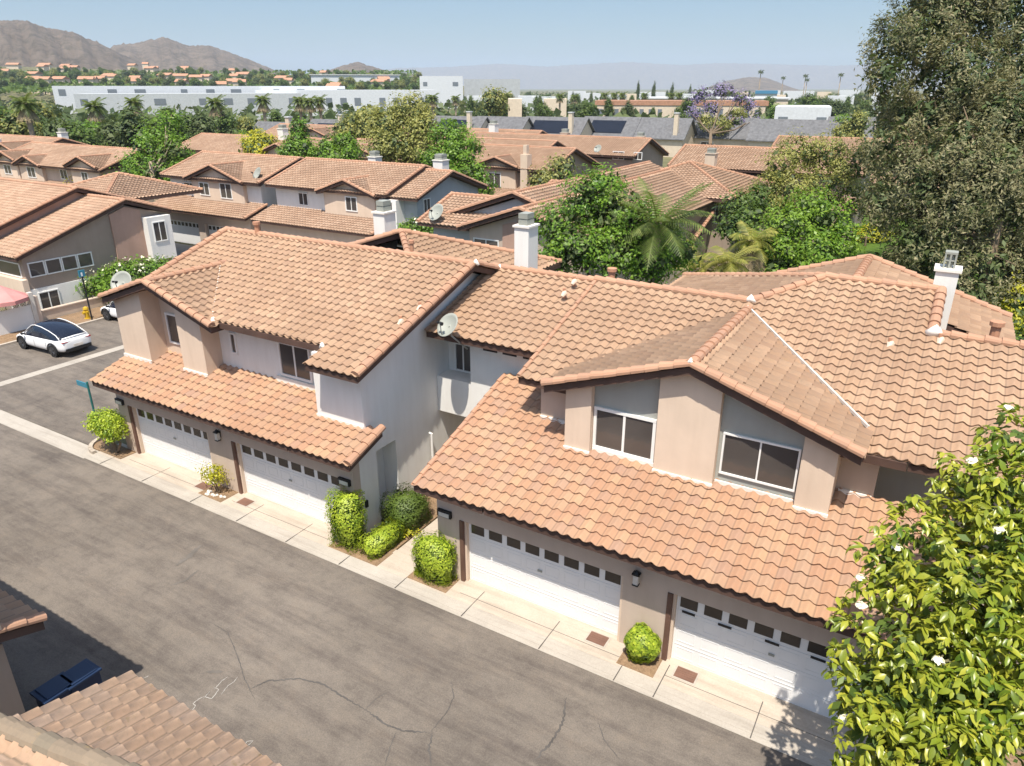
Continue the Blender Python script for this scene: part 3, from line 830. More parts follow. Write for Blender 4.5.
# ------------------------------------------------------------------ ground, driveway, kerbs
def sheet(name, polys, z, mat, kind='structure'):
    mb = MB()
    for p in polys: mb.add([(x, y, z) for x, y in p], [tuple(range(len(p)))])
    o = mb.build(name, M[mat]); tag(o, kind=kind); return o
def rect(x0, x1, y0, y1): return [(x0, y0), (x1, y0), (x1, y1), (x0, y1)]
gm = MB(); gm.add([(-9000, -300, -0.02), (9000, -300, -0.02), (9000, 14000, -0.02), (-9000, 14000, -0.02)], [(0, 1, 2, 3)])
tag(gm.build("ground", M['earth']), kind='structure')
sheet("driveway", [rect(-75, 14, 2.0, 13.25), rect(-45.4, -39.7, 13.25, 40), rect(-39.05, -28.9, 14.0, 40)], 0.004, 'asphalt')
sheet("lawn", [rect(-13, 40, 30, 95), rect(-30, -13, 29, 34)], 0.0, 'grass')
sheet("rear_driveway", [rect(-66, -31, 34, 42.9)], 0.006, 'gutterc')
# concrete apron with its swale edge
ap = MB()
ap.box(-28.0, 8, 13.78, 14.80, -0.05, 0.034)
tag(ap.build("pavement", M['concrete']), kind='structure')
sw = MB()
sw.add([(-28.0, 13.25, 0.012), (8, 13.25, 0.012), (8, 13.42, 0.016), (-28.0, 13.42, 0.016)], [(0, 1, 2, 3)])
sw.add([(-28.0, 13.423, 0.016), (8, 13.423, 0.016), (8, 13.777, 0.034), (-28.0, 13.777, 0.034)], [(0, 1, 2, 3)])
sw.add([(-75, 13.20, 0.012), (-28.003, 13.20, 0.012), (-28.003, 13.97, 0.014), (-75, 13.97, 0.014)], [(0, 1, 2, 3)])
sw.add([(-39.69, 13.98, 0.012), (-39.06, 13.98, 0.012), (-39.06, 40, 0.012), (-39.69, 40, 0.012)], [(0, 1, 2, 3)])
tag(sw.build("gutter", M['gutterc']), kind='structure')
jt = MB()
for x in (-27.0, -24.3, -21.45, -19.0, -16.6, -14.25, -12.0, -9.6, -7.1, -4.95, -3.9, -1.55, 0.9):
    jt.box(x - 0.012, x + 0.012, 13.27, 14.5, 0.03, 0.0365)
for (a, b) in ((-26.3, -21.5), (-20.2, -15.1), (-10.2, -5.1), (-3.9, 1.3)):
    jt.box(a, b, 14.085, 14.10, 0.03, 0.0365)
tag(jt.build("pavement_joints", M['seal']), kind='structure')
# kerb of the corner planting bed
kb = MB(); arc = [(-28.0, 13.75)] + [(-28.0 - 0.95 * math.sin(t), 14.7 - 0.95 * math.cos(t)) for t in np.linspace(0, math.pi / 2, 8)] + [(-28.95, 18)]
for a, b in zip(arc[:-1], arc[1:]):
    d = np.array([b[0] - a[0], b[1] - a[1]]); nrm = np.array([d[1], -d[0]]) / (np.linalg.norm(d) + 1e-9) * 0.16
    if np.linalg.norm(d) < 0.02: continue
    kb.xy([a, b, (b[0] - nrm[0], b[1] - nrm[1]), (a[0] - nrm[0], a[1] - nrm[1])], -0.05, 0.14)
kb.box(-45.6, -45.4, 15.5, 40, -0.05, 0.13)
tag(kb.build("kerb", M['concrete']), kind='structure')
beds = MB()
beds.box(-28.85, -26.62, 13.9, 14.6, -0.05, 0.06)
for p in (rect(-21.7, -20.45, 13.80, 14.6), rect(-5.12, -4.12, 13.85, 14.6), rect(-15.2, -13.15, 13.80, 14.6), rect(-12.0, -10.55, 13.85, 14.6), rect(-14.55, -13.2, 14.6, 19), rect(-48.4, -45.6, 15.5, 40), rect(1.6, 4.2, 13.4, 16)):
    beds.xy(p, -0.05, 0.045)
tag(beds.build("planting_bed", M['soil']), kind='structure')
wk = MB(); wk.xy(rect(-13.15, -11.45, 14.80, 26), -0.05, 0.03); tag(wk.build("walkway", M['concrete']), kind='structure')

# sealed cracks, tyre marks and chalk scribbles: thin strips lying on the asphalt, with an uneven width
def strip(mb, pix, w, z=0.009, seed=0, n=14, jit=.35):
    g = random.Random(seed)
    P = [atz(*q)[:2] for q in pix]
    pts = []
    for i in range(len(P) - 1):
        for k in range(n):
            t = k / n; p = P[i] * (1 - t) + P[i + 1] * t
            pts.append(p + np.array([g.uniform(-1, 1), g.uniform(-1, 1)]) * w * jit)
    pts.append(P[-1])
    wd = [w * g.uniform(0.45, 1.0) * min(1, 0.25 + 4 * min(i, len(pts) - 1 - i) / len(pts)) for i in range(len(pts))]
    vs = []
    for i, p in enumerate(pts):
        d = pts[min(i + 1, len(pts) - 1)] - pts[max(i - 1, 0)]; d = d / (np.linalg.norm(d) + 1e-9); nn = np.array([-d[1], d[0]])
        vs += [(*(p + nn * wd[i] / 2), z), (*(p - nn * wd[i] / 2), z)]
    mb.add(vs, [(2 * i, 2 * i + 1, 2 * i + 3, 2 * i + 2) for i in range(len(pts) - 1)])
cr = MB()
for k, (pp, w) in enumerate([
    ([(250, 689), (268, 681), (300, 679), (322, 684), (345, 698), (366, 710)], 0.10),
    ([(366, 710), (385, 724), (402, 731), (430, 733)], 0.10), ([(432, 733), (429, 750), (431, 766)], 0.09),
    ([(366, 709), (376, 699), (388, 692)], 0.045), ([(431, 732), (447, 712), (454, 697), (451, 681)], 0.06),
    ([(396, 732), (390, 748), (385, 766)], 0.05),
    ([(566, 698), (563, 722), (552, 742), (533, 762)], 0.12), ([(210, 622), (228, 633), (237, 655), (245, 680), (255, 700)], 0.055),
    ([(620, 760), (604, 740), (598, 722)], 0.05)]):
    strip(cr, pp, w * 0.62, 0.010, k)
tag(cr.build("crack_seal", M['seal']), kind='structure')
tm = MB()
for k, (pp, w) in enumerate([([(176, 566), (190, 556), (201, 545)], 0.22), ([(170, 586), (185, 581), (199, 570)], 0.10), ([(206, 672), (224, 672)], 0.12)]):
    strip(tm, pp, w, 0.011, 40 + k, 14, .08)
M['mark'] = paint("tyre_mark", (0.125, 0.110, 0.096), 0.85, var=0.25)
tag(tm.build("tyre_marks", M['mark']), kind='structure')
ch = MB()
for k, pp in enumerate([[(190, 713), (196, 706), (193, 704), (199, 699), (206, 696)], [(203, 700), (210, 692), (205, 697), (212, 699), (219, 690), (213, 687)], [(214, 690), (222, 681), (228, 677)], [(221, 695), (228, 686), (234, 682), (238, 677)],
                        [(240, 750), (247, 742), (253, 741), (246, 748)], [(143, 679), (149, 676)]]):
    strip(ch, pp, 0.024, 0.012, 70 + k, 6)
tag(ch.build("chalk_marks", M['chalk']), kind='structure')

# ------------------------------------------------------------------ LEFT townhouse block on the driveway
LB = thing("townhouse", "pale two storey townhouse with a tall white side wall facing the narrow walkway", "house", (-21, 14.6, 0), "townhouses along the near driveway")
FY, DY = 14.60, 14.80
def facade(parent, x0, x1, doors, z1, mat, fy=FY, dy=DY, straps=(), jamb=True, detail=True, h=2.13, cols=8):
    mb = MB(); xs = x0
    ops = [(a - 0.2, b + 0.06) for a, b in doors]
    for (a, b) in ops:
        mb.box(xs, a, fy, dy + 0.12, -0.05, z1); mb.box(a, b, fy, dy + 0.12, h + 0.04, z1); xs = b
    mb.box(xs, x1, fy, dy + 0.12, -0.05, z1)
    mb.build("garage_front", M[mat], parent)
    for i, (a, b) in enumerate(doors):
        d = garage_door(parent, a, b, dy, h, cols, detail, i in straps)
        if jamb:
            j = MB(); j.box(a - 0.197, a - 0.07, fy - 0.03, dy + 0.06, 0, h + 0.036); j.build("door_post", M['brown'], d)
            j = MB(); j.box(a - 0.069, a - 0.001, fy + 0.06, dy + 0.06, 0, h + 0.036); j.box(b + 0.001, b + 0.058, fy + 0.01, dy + 0.06, 0, h + 0.036); j.box(a - 0.068, b + 0.058, fy + 0.08, dy + 0.06, h + 0.003, h + 0.037); j.build("door_frame", M['tan'], d)
facade(LB, -27.2, -14.6, [(-26.30, -21.75), (-20.19, -15.25)], 3.30, 'beige')
side = MB()     # white wall along the walkway with the entry recess
side.box(-15.2, -14.6, 14.923, 15.75, -0.05, 3.44)
side.box(-15.9, -15.6, 15.75, 16.75, -0.05, 2.8)
side.yz([(15.31, 3.5), (15.31, 3.441), (15.75, 3.441), (15.75, 2.8), (16.75, 2.8), (16.75, -0.05), (27, -0.05), (27, 5.6), (20.9, 7.80), (15.31, 5.93)], -15.2, -14.6)
side.build("side_wall", M['white'], LB)
ms_ = MB(); ms_.box(-27.0, -15.203, 16.3, 27.0, -0.05, 5.9); ms_.yz([(16.3, 5.901), (26.5, 5.901), (20.9, 7.78), (16.3, 6.25)], -26.7, -15.203)
ms_.box(-27.2, -15.203, 14.923, 16.297, -0.05, 3.25)
ms_.build("upper_wall", M['white'], LB)
fw = MB(); fw.box(-16.62, -14.602, 15.30, 16.297, 3.3, 6.03); fw.build("bay_wall", M['white'], LB)
zt = lambda x: 7.26 - abs(x + 24.66) / 3 - 0.22
p1 = MB(); p2 = MB(); p3 = MB()
p1.xz([(-27.4, 3.3), (-25.66, 3.3), (-25.66, zt(-25.66)), (-27.4, zt(-27.4))], 15.45, 16.297)
p2.xz([(-23.8, 3.3), (-22.45, 3.3), (-22.45, zt(-22.45)), (-23.8, zt(-23.8))], 15.55, 16.297)
p3.xz([(-25.657, 6.15), (-23.803, 6.15), (-23.803, zt(-23.8)), (-24.66, zt(-24.66)), (-25.657, zt(-25.66))], 16.2, 16.297)
p3.xz([(-25.657, 3.3), (-23.803, 3.3), (-23.803, 6.147), (-25.657, 6.147)], 16.2, 16.297)
p1.build("gable_pillar", M['tan'], LB); p2.build("gable_pillar", M['tan'], LB); p3.build("gable_wall", M['tan'], LB)
for (a, b, y) in ((-27.42, -25.64, 15.43), (-23.82, -22.43, 15.53)):
    fl = MB()
    zr_ = 3.29 + (y - 13.85) / 3
    fl.box(a, b, y - 0.03, y + 0.019, zr_ + 0.02, zr_ + 0.14); fl.build("base_flashing", M['mortar'], LB)
fl = MB(); fl.box(-19.5, -17.4, 16.20, 16.297, 4.10, 4.33); fl.build("base_flashing", M['mortar'], LB); fl = MB(); fl.box(-16.64, -14.61, 15.26, 15.298, 3.76, 3.88)
fl.build("base_flashing", M['mortar'], LB)
window(LB, '-y', 16.2, -25.36, -24.40, 4.55, 5.78, 1)
window(LB, '-y', 16.3, -21.84, -21.5, 4.72, 5.55, 1)
window(LB, '-y', 16.3, -19.3, -17.74, 4.37, 5.68, 2, 0.085)
r_ = Roof(); r_.plane([(-27.35, -16.62, 0, 2.46), (-16.62, -13.98, 0, 1.62)], (0, 13.85, 3.29), (0, -1)); r_.cap((-14.03, 13.85, 3.37), (-14.03, 15.5, 3.92), 0.15); r_.build("garage_roof", M['tile_garage'], LB)
r_ = Roof(); ref = (0, 14.55, 5.93)
r_.plane([(-16.2, -14.0, 0, 6.35)], ref, (0, -1))
r_.plane([(-24.75, -16.2, 0.9, 6.35)], ref, (0, -1), clip=[(-24.66, 18.35), (-21.76, 15.45), (-16.2, 15.45), (-16.2, 20.9), (-24.66, 20.9)])
r_.plane([(-27.1, -24.6, 0.9, 6.35)], ref, (0, -1), clip=[(-27.1, 15.95), (-24.66, 18.35), (-24.66, 20.9), (-27.1, 20.9)])
r_.plane([(14.0, 27.1, 0, 6.0)], (0, 26.9, 8.047 - 2.0), (0, 1))
r_.cap((-27.1, 20.9, 8.09), (-13.95, 20.9, 8.09)); r_.cap((-14.06, 14.55, 6.0), (-14.06, 20.85, 8.10), 0.15); r_.cap((-27.04, 15.5, 6.30), (-27.04, 20.85, 8.10), 0.15)
r_.cap((-14.06, 26.9, 6.1), (-14.06, 20.95, 8.10), 0.15)
ro = r_.build("main_roof", M['tile_main'], LB)
for (p, s) in (((-13.95, 20.9, 8.16), .14), ((-16.2, 15.42, 6.30), .12), ((-21.5, 15.5, 6.26), .16)):
    mo = MB(); s *= .8; mo.tube([(p[0] - s, p[1], p[2] - .1), (p[0], p[1] - s * .2, p[2] + .02), (p[0] + s, p[1], p[2] - .1)], [s * .5, s * .9, s * .4], 7); mo.build("mortar_cap", M['mortar'], ro, True)
r_ = Roof(step=.045); r_.gable_y(15.1, 18.9, -24.66, 3.0, 3.45, 7.26); rd = r_.build("gable_roof", M['tile_main'], LB)
def valley(parent, a, b, w=0.10):
    a, b = np.array(a, float), np.array(b, float); mb = MB(); n = 26
    for k in range(n):
        p, q = a + (b - a) * k / n, a + (b - a) * (k + 0.8) / n
        mb.tube([p, q], [w * 0.5, w * 0.42], 5)
    mb.build("valley_mortar", M['mortar'], parent)
valley(rd, (-24.66, 18.5, 7.30), (-21.35, 15.25, 6.20), 0.07)
r_ = Roof(); r_.pyramid(-20.3, 24.6, 8.0, 5.2, faces="new"); r_.build("rear_roof", M['tile_main'], LB)
rw_ = MB(); rw_.box(-25, -15.6, 27.003, 29.4, -0.05, 6.1); rw_.build("rear_wall", M['white'], LB)
vent_pipe(LB, *atz(259, 243, 7.7)[:2], 7.3, 8.5, 0.11)
vent_pipe(LB, -17.6, 21.9, 7.6, 8.3, 0.08)
c1 = aty(382, 203, 26.0); chimney(LB, c1[0] - .33, c1[0] + .33, 25.7, 26.5, 6.0, c1[2] + 0.1)
wall_lamp(LB, -20.98, FY, 2.25); address_light(LB, -26.95, FY, 2.25); address_light(LB, -14.95, FY, 2.15)
pp = MB(); pp.tube([(-14.55, 18.55, 2.3), (-14.45, 18.55, 2.3), (-14.45, 18.55, 0.4)], 0.045, 8); pp.build("wall_pipe", M['white'], LB)
db = MB(); db.box(-14.6, -14.53, 15.02, 15.12, 1.05, 1.3); db.build("door_bell", M['iron'], LB)

# ------------------------------------------------------------------ RIGHT townhouse block, the twin-window gable
RB = thing("townhouse", "near townhouse with a broad tan gable holding two wide sliding windows", "house", (-5, 14.6, 0), "townhouses along the near driveway")
facade(RB, -11.3, 1.3, [(-10.30, -5.42), (-3.965, 0.915)], 3.38, 'beige', straps=(1,))
ms_ = MB(); ms_.box(-11.3, 1.3, 14.923, 17.447, -0.05, 3.33); ms_.box(-11.3, -9.4, 17.45, 19.15, -0.05, 4.4)
ms_.build("garage_wall", M['beige'], RB)
ms_ = MB(); ms_.box(-9.4, -0.22, 17.45, 27, -0.05, 5.86); ms_.yz([(17.45, 5.863), (27, 5.863), (22.3, 7.45)], -9.39, -0.23)
ms_.build("upper_wall", M['beige'], RB)
ms_ = MB(); ms_.yz([(18.6, -0.05), (26, -0.05), (26, 6.0), (21.97, 7.3), (18.6, 6.2)], -0.217, 4.0); ms_.yz([(21, 6), (26.4, 6), (26.4, 7.2), (24.13, 8.06), (21, 7.05)], -0.21, 0.15)
ms_.build("end_wall", M['beige'], RB)
zt = lambda x: 7.57 - abs(x + 4.65) * 0.338 - 0.24
for (a, b) in ((-8.13, -7.35), (-1.85, -1.07)):
    gw = MB(); gw.xz([(a, 3.4), (b, 3.4), (b, zt(b)), (a, zt(a))], 16.54, 17.447); gw.build("gable_pillar", M['tan'], RB)
gw = MB(); gw.xz([(-5.46, 3.4), (-3.87, 3.4), (-3.87, zt(-3.87)), (-4.65, zt(-4.65)), (-5.46, zt(-5.46))], 16.54, 17.447)
gw.build("gable_pillar", M['tan'], RB)
for (a, b) in ((-7.347, -5.463), (-3.867, -1.853)):
    gb = MB(); gb.xz([(a, 3.4), (b, 3.4), (b, zt(b)), (a, zt(a))], 16.75, 17.447); gb.build("window_bay_wall", M['grey'], RB)
window(RB, '-y', 16.75, -7.43 + .1, -5.53, 4.45, 5.73, 2, 0.085)
window(RB, '-y', 16.75, -3.77, -1.90, 4.66, 5.83, 2, 0.05)
for (a, b, y) in ((-8.15, -7.33, 16.51), (-7.33, -5.48, 16.70), (-5.48, -3.85, 16.51), (-3.85, -1.87, 16.70), (-1.87, -1.05, 16.51), (-9.4, -8.2, 17.41), (-1.0, -0.25, 17.41)):
    z0_ = 3.385 + (y - 13.85) / 3
    fl = MB(); fl.box(a + .004, b - .004, y - 0.02, y + 0.03, z0_ + 0.0, z0_ + 0.115); fl.build("base_flashing", M['mortar'], RB)
r_ = Roof(); r_.plane([(-11.58, -9.2, 0, 5.05), (-9.2, 1.45, 0, 3.62)], (0, 13.85, 3.385), (0, -1)); r_.cap((-11.52, 13.85, 3.42), (-11.52, 18.8, 5.07), 0.075)
r_.build("garage_roof", M['tile_garage'], RB)
r_ = Roof(); ref = (0, 17.0, 5.94)
r_.plane([(-9.97, -4.7, 0, 5.3), (.32, 4.6, 0, 4.97)], ref, (0, -1))
r_.plane([(-4.7, .32, 0, 7.13)], ref, (0, -1), clip=[(-4.7, 17.0), (.32, 17.0), (.32, 24.13), (-2.92, 24.13), (-4.7, 22.3)])
r_.plane([(-31, -22, 0, 6.6)], (-9.4, 0, 8.32 - 6.48 / 3), (-1, 0), clip=[(-2.92, 24.13), (-4.72, 22.3), (-9.4, 22.3), (-9.4, 30.61)])
r_.plane([(4.7, 9.97, 0, 4.0)], (0, 26.3, 7.707 - 4.0 / 3), (0, 1)); r_.plane([(-.32, 8.0, 0, 5)], (0, 29.13, 8.317 - 5 / 3), (0, 1), clip=[(-2.92, 24.13), (.32, 24.13), (.32, 29.13), (-7.92, 29.13)]); r_.plane([(-4.6, -.32, 0, 4)], (0, 25.97, 7.597 - 4 / 3), (0, 1))
r_.cap((-9.97, 22.3, 7.75), (-4.7, 22.3, 7.75)); r_.cap((-4.7, 22.3, 7.74), (-2.92, 24.13, 8.36)); r_.cap((-2.92, 24.13, 8.36), (.32, 24.13, 8.36)); r_.cap((.32, 21.97, 7.64), (4.6, 21.97, 7.64))
r_.cap((-9.4, 30.61, 6.2), (-2.92, 24.13, 8.36)); r_.cap((.28, 21.97, 7.66), (.28, 24.1, 8.38), 0.15); r_.cap((-9.92, 17.0, 5.98), (-9.92, 22.25, 7.74), 0.07)
rm = r_.build("main_roof", M['tile_main'], RB)
for (p, s) in (((-4.7, 22.26, 7.83), .17), ((.34, 21.93, 7.72), .24), ((-4.65, 21.75, 7.62), .16), ((-13.95, 22.5, 7.68), .12), ((-4.65, 16.25, 7.72), .11)):
    mo = MB(); s *= .8; mo.tube([(p[0] - s, p[1], p[2] - .1), (p[0], p[1] - s * .2, p[2] + .02), (p[0] + s, p[1], p[2] - .1)], [s * .5, s * .9, s * .4], 7); mo.build("mortar_cap", M['mortar'], rm, True)
r_ = Roof(step=.04); r_.gable_y(16.22, 21.9, -4.65, 4.05, 4.1, 7.57, 0.338); rd = r_.build("gable_roof", M['tile_main'], RB)
def vpt(x):   # where the gable's right slope meets the main roof
    z = 7.57 - abs(x + 4.65) * 0.338; return (x, 17.0 + (z - 5.94) * 3, z + 0.06)
va = MB(); a, b = np.array(vpt(-4.55)), np.array(vpt(-0.62)); dv = (b - a) / np.linalg.norm(b - a); sd = np.cross(dv, (0, 0, 1.)); sd /= np.linalg.norm(sd)
va.add([a - sd * .02, a + sd * .06, b + sd * .06, b - sd * .02], [(0, 1, 2, 3)]); va.add([a - sd * .02 + (0, 0, .05), a + sd * .06 + (0, 0, .05), b + sd * .06 + (0, 0, .05), b - sd * .02 + (0, 0, .05)], [(0, 1, 2, 3)])
va.prism([a + sd * .03 + (0, 0, .0), a + sd * .07, b + sd * .07, b + sd * .03], (0, 0, .09)); va.build("valley_flashing", M['flash'], rd)
# the linking storey over the walkway between the blocks
r_ = Roof(); r_.plane([(-14.45, -9.99, 0, 4.15)], (0, 18.45, 6.2), (0, -1)); r_.plane([(9.99, 14.45, 0, 4)], (0, 26.6, 7.583 - 4 / 3), (0, 1)); r_.cap((-14.3, 22.6, 7.63), (-9.97, 22.6, 7.63))
r_.build("link_roof", M['tile_main'], RB)
lk = MB(); lk.box(-13.1, -9.42, 19.15, 26, 2.95, 5.95); lk.yz([(19.15, 5.953), (26, 5.953), (22.6, 7.3), (19.15, 6.17)], -14.59, -9.43)
lk.box(-14.59, -13.103, 19.95, 26, 2.95, 5.95); lk.box(-14.59, -13.103, 19.2, 19.947, 2.95, 4.30); lk.box(-14.59, -11.32, 21.0, 21.3, -0.05, 2.947)
lk.build("link_wall", M['white'], RB)
window(RB, '-y', 19.95, -14.3, -13.55, 4.34, 5.42, 2, 0.06)
for (a, b) in ((-12.55, -12.0), (-11.78, -11.25), (-11.0, -10.5)):
    g = MB(); g.box(a, b, 19.12, 19.148, 5.66, 5.84); g.build("eave_vent", M['iron'], RB)
r_ = Roof(); pk = atz(870, 257, 8.2); r_.gable_y(24.5, pk[1], pk[0], 4.6, 4.6, 8.15, rake=(False, True)); r_.build("rear_roof", M['tile_main'], RB)
rw_ = MB(); rw_.box(pk[0] - 4.2, pk[0] + 4.2, 27.05, pk[1] - .5, -0.05, 6.4); rw_.build("rear_wall", M['beige'], RB)
cx = aty(941, 300, 24.6)[0]; chimney(RB, cx - .30, cx + .30, 24.35, 25.0, 5.0, aty(941, 252, 24.4)[2], 'white', True)
q = aty(997, 325, 23.5); vent_pipe(RB, q[0], q[1], 6.0, q[2], 0.13)
q = aty(612, 272, 25.0); vent_pipe(RB, q[0], q[1], 6.0, q[2] + .05, 0.13)
c2 = aty(525, 240, 25.6); chimney(RB, c2[0] - .33, c2[0] + .33, 25.3, 26.1, 5.0, aty(525, 213, 25.6)[2])
def on_plane(u, v, ref_, slope=SL):
    d = ray(u, v); t = ((ref_[2] - CAM_H) - slope * ref_[1]) / (d[2] - slope * d[1]); return CAMP + d * t
for (u, v, ref_, par) in ((889, 346, (0, 17.0, 5.94), RB), (939, 342, (0, 17.0, 5.94), RB), (574, 283, (0, 17.0, 5.94), RB), (564, 295, (0, 17.0, 5.94), RB), (556, 397, (0, 13.85, 3.385), RB), (420, 309, (0, 14.55, 5.93), LB), (401, 323, (0, 14.55, 5.93), LB)):
    q = on_plane(u, v, ref_)
    m_ = MB(); m_.tube([(q[0], q[1], q[2] - .1), (q[0], q[1], q[2] + .24)], .05, 8); vp = m_.build("vent_pipe", M['pipe'], par)
    m_ = MB(); m_.tube([(q[0], q[1] - .16, q[2] - .02), (q[0] + .03, q[1], q[2] + .08), (q[0], q[1] + .12, q[2] + .06)], [.05, .10, .04], 7); m_.build("mortar_patch", M['tan'], vp)
wall_lamp(RB, -4.98, FY, 2.3); address_light(RB, -11.0, FY, 2.25)

# ------------------------------------------------------------------ the buildings across the driveway (corner of the picture)
BA = thing("garage_building", "shaded garage building with a dark tiled eave in the near corner, beside blue bins", "house", (-20, 4.7, 0))
mb = MB(); mb.box(-40, -15.35, -6, 4.75, -0.05, 3.0); mb.box(-40, -14.95, -6, 4.7, 3.6, 6.3); mb.build("wall", M['taupe'], BA)
r_ = Roof(); r_.plane([(15.02, 40, 0, 2.4)], (0, 5.5, 3.18), (0, 1)); r_.cap((-15.08, 5.52, 3.26), (-15.08, 3.2, 4.03), 0.125); r_.build("eave_roof", M['tile_main'], BA)
r_ = Roof(nu=4); r_.gable_x(-41, -14.65, -1, 5.9, 5.85, 8.05); r_.build("main_roof", M['tile_main'], BA)
mb = MB(); mb.tube([(-15.33, 4.2, 0.05), (-15.33, 4.2, 2.3)], 0.02, 6); mb.build("conduit", M['iron'], BA)
BB = thing("garage_building", "near garage building whose sunlit weathered tiles fill the bottom corner above the driveway", "house", (-6, 4.6, 0))
mb = MB(); mb.box(-11.6, 8, -6, 4.65, -0.05, 3.0); mb.xz([(-9.2, 3.003), (-2.8, 3.003), (-2.8, 5.7), (-6, 6.75), (-9.2, 5.7)], -5, 2.2); mb.build("wall", M['beige'], BB)
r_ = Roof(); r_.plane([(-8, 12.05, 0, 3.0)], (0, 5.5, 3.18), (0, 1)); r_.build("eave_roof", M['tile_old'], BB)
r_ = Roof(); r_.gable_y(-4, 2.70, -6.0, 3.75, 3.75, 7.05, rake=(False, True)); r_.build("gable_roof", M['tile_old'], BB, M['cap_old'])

# ------------------------------------------------------------------ neighbouring houses
def row_block(label, x0, x1, Yf, doors=(), dormers=(), wins=(), chims=(), wall='tan', up='beige', zr=7.8, nu=4, group="tiled townhouses behind", extra=None, depth=11.0, garage=True, chim_mat='white'):
    t = thing("townhouse", label, "house", ((x0 + x1) / 2, Yf, 0), group)
    if garage:
        facade(t, x0, x1, list(doors), 3.2, wall, Yf, Yf + 0.2, jamb=False, detail=False)
        m = MB(); m.box(x0, x1, Yf + 0.323, Yf + 1.9, -0.05, 3.2); m.build("garage_wall", M[wall], t)
        r_ = Roof(nu); r_.plane([(x0 - .3, x1 + .3, 0, 2.65)], (0, Yf - .75, 3.28), (0, -1)); r_.cap((x1 + .25, Yf - .75, 3.35), (x1 + .25, Yf + 1.9, 4.2)); r_.build("garage_roof", M['tile_far'], t)
    yr = Yf + 6.4; yu = Yf + 1.9
    m = MB(); m.box(x0 + .3, x1 - .3, yu, yu + depth, -0.05, 5.7); m.yz([(yu, 5.703), (yu + depth, 5.703), (yr + (yu + depth - yr) * 0.02, zr - .28), (yr, zr - .27)], x0 + .31, x1 - .31)
    m.build("upper_wall", M[up], t)
    r_ = Roof(nu); r_.gable_x(x0 - .2, x1 + .3, yr, 5.2, depth - 4.0, zr); r_.build("main_roof", M['tile_far'], t)
    for (xc, hw, zd) in dormers:
        r_ = Roof(nu); r_.gable_y(Yf + 1.0, yr - 1.2, xc, hw, hw, zd); r_.build("gable_roof", M['tile_far'], t)
        g = MB(); h = hw - 0.45
        g.xz([(xc - h, 3.4), (xc + h, 3.4), (xc + h, zd - h / 3 - .22), (xc, zd - .22), (xc - h, zd - h / 3 - .22)], Yf + 1.5, Yf + 1.897)
        g.build("gable_wall", M['tan'], t)
    for (a, b, c, d, face, pos, n) in wins: window(t, face, pos, a, b, c, d, n, 0.08)
    for (x, y, z, w) in chims: chimney(t, x - w / 2, x + w / 2, y - w / 2, y + w / 2, 4.5, z, chim_mat)
    if extra: extra(t)
    return t
def wpx(q0, q1, Y): a, b = aty(*q0, Y), aty(*q1, Y); return (a[0], b[0], b[2], a[2], '-y', Y, 2)

row_block("tan townhouse with two white garage doors and a twin-window gable, behind the flowering tree", -66, -52.7, 43.2, [(-64.4, -60.0), (-58.8, -54.4)], [(-58.4, 4.0, 7.3)],
          [(-63.7, -62.0, 4.55, 5.5, '-y', 45.1, 2), (-60.9, -59.5, 4.5, 5.7, '-y', 44.7, 2), (-58.0, -56.4, 4.4, 5.8, '-y', 44.7, 2)], [], 'beige', 'white', 7.8)
def exC(t):
    r_ = Roof(4); r_.gable_x(-38.6, -35.3, 49.7, 4.8, 5.2, 7.5); r_.build("end_roof", M['tile_far'], t)
    m = MB(); m.yz([(45.6, -0.05), (54.3, -0.05), (54.3, 5.7), (49.7, 7.2), (45.6, 5.85)], -38.2, -35.9); m.build("end_wall", M['bluegrey'], t)
    m = MB(); m.box(-38.9, -37.2, 44.6, 45.6, 3.0, 5.7); m.build("bay_wall", M['white'], t)
    window(t, '-y', 44.6, -38.7, -37.5, 4.4, 5.6, 2); window(t, '+x', -35.9, 46.4, 47.3, 4.4, 5.7, 2)
row_block("tan townhouse with a blue-grey end wall, behind the far white chimney", -51.4, -38.3, 43.2, [(-50.2, -45.9), (-44.6, -40.0)], [(-42.2, 3.2, 6.95)],
          [wpx((298, 192), (309, 206), 45.1), wpx((345, 196), (358, 212), 44.7)], [(*aty(375, 160, 53)[:2], aty(375, 151, 53)[2], 0.9), (*aty(441, 165, 53)[:2], aty(441, 154, 53)[2], 1.0)], 'beige', 'white', 7.8, extra=exC)

# house with the wide dark gable wall beside the parking bays
HA = thing("townhouse", "large taupe townhouse with a band of four upper windows, beside the parking bays", "house", (-55, 27, 0), "tiled townhouses behind")
m = MB(); m.yz([(22.9, -0.5), (33.0, -0.5), (33.0, 5.3), (30.3, 6.2), (22.9, 3.75)], -66, -50.0); m.build("wall", M['taupe'], HA)
m = MB(); m.yz([(29.1, 2.3), (31.4, 2.3), (31.4, 5.75), (30.3, 6.1), (29.1, 5.72)], -49.997, -49.88); m.build("pink_panel", M['pink'], HA)
m = MB(); m.box(-52, -49.3, 31.4, 33.3, 2.1, 3.2); m.box(-52, -49.3, 31.4, 33.3, 3.203, 5.2); m.box(-52, -49.3, 32.9, 33.3, -0.05, 2.097); m.build("bay_wall", M['white'], HA)
window(HA, '+x', -49.3, 31.75, 32.8, 3.4, 4.85, 2)
m = MB(); m.box(-49.998, -49.90, 22.9, 29.0, -0.05, 1.75); m.build("lower_wall", M['white'], HA)
for k in range(4): window(HA, '+x', -49.98, 23.15 + k * 1.06, 24.17 + k * 1.06, 2.5, 3.46, 1, 0.07)
window(HA, '+x', -49.9, 23.3, 24.6, 0.1, 1.5, 2)
m = MB(); m.box(-56, -49.85, 22.55, 22.897, 1.55, 2.45); m.build("balcony_band", M['tan'], HA)
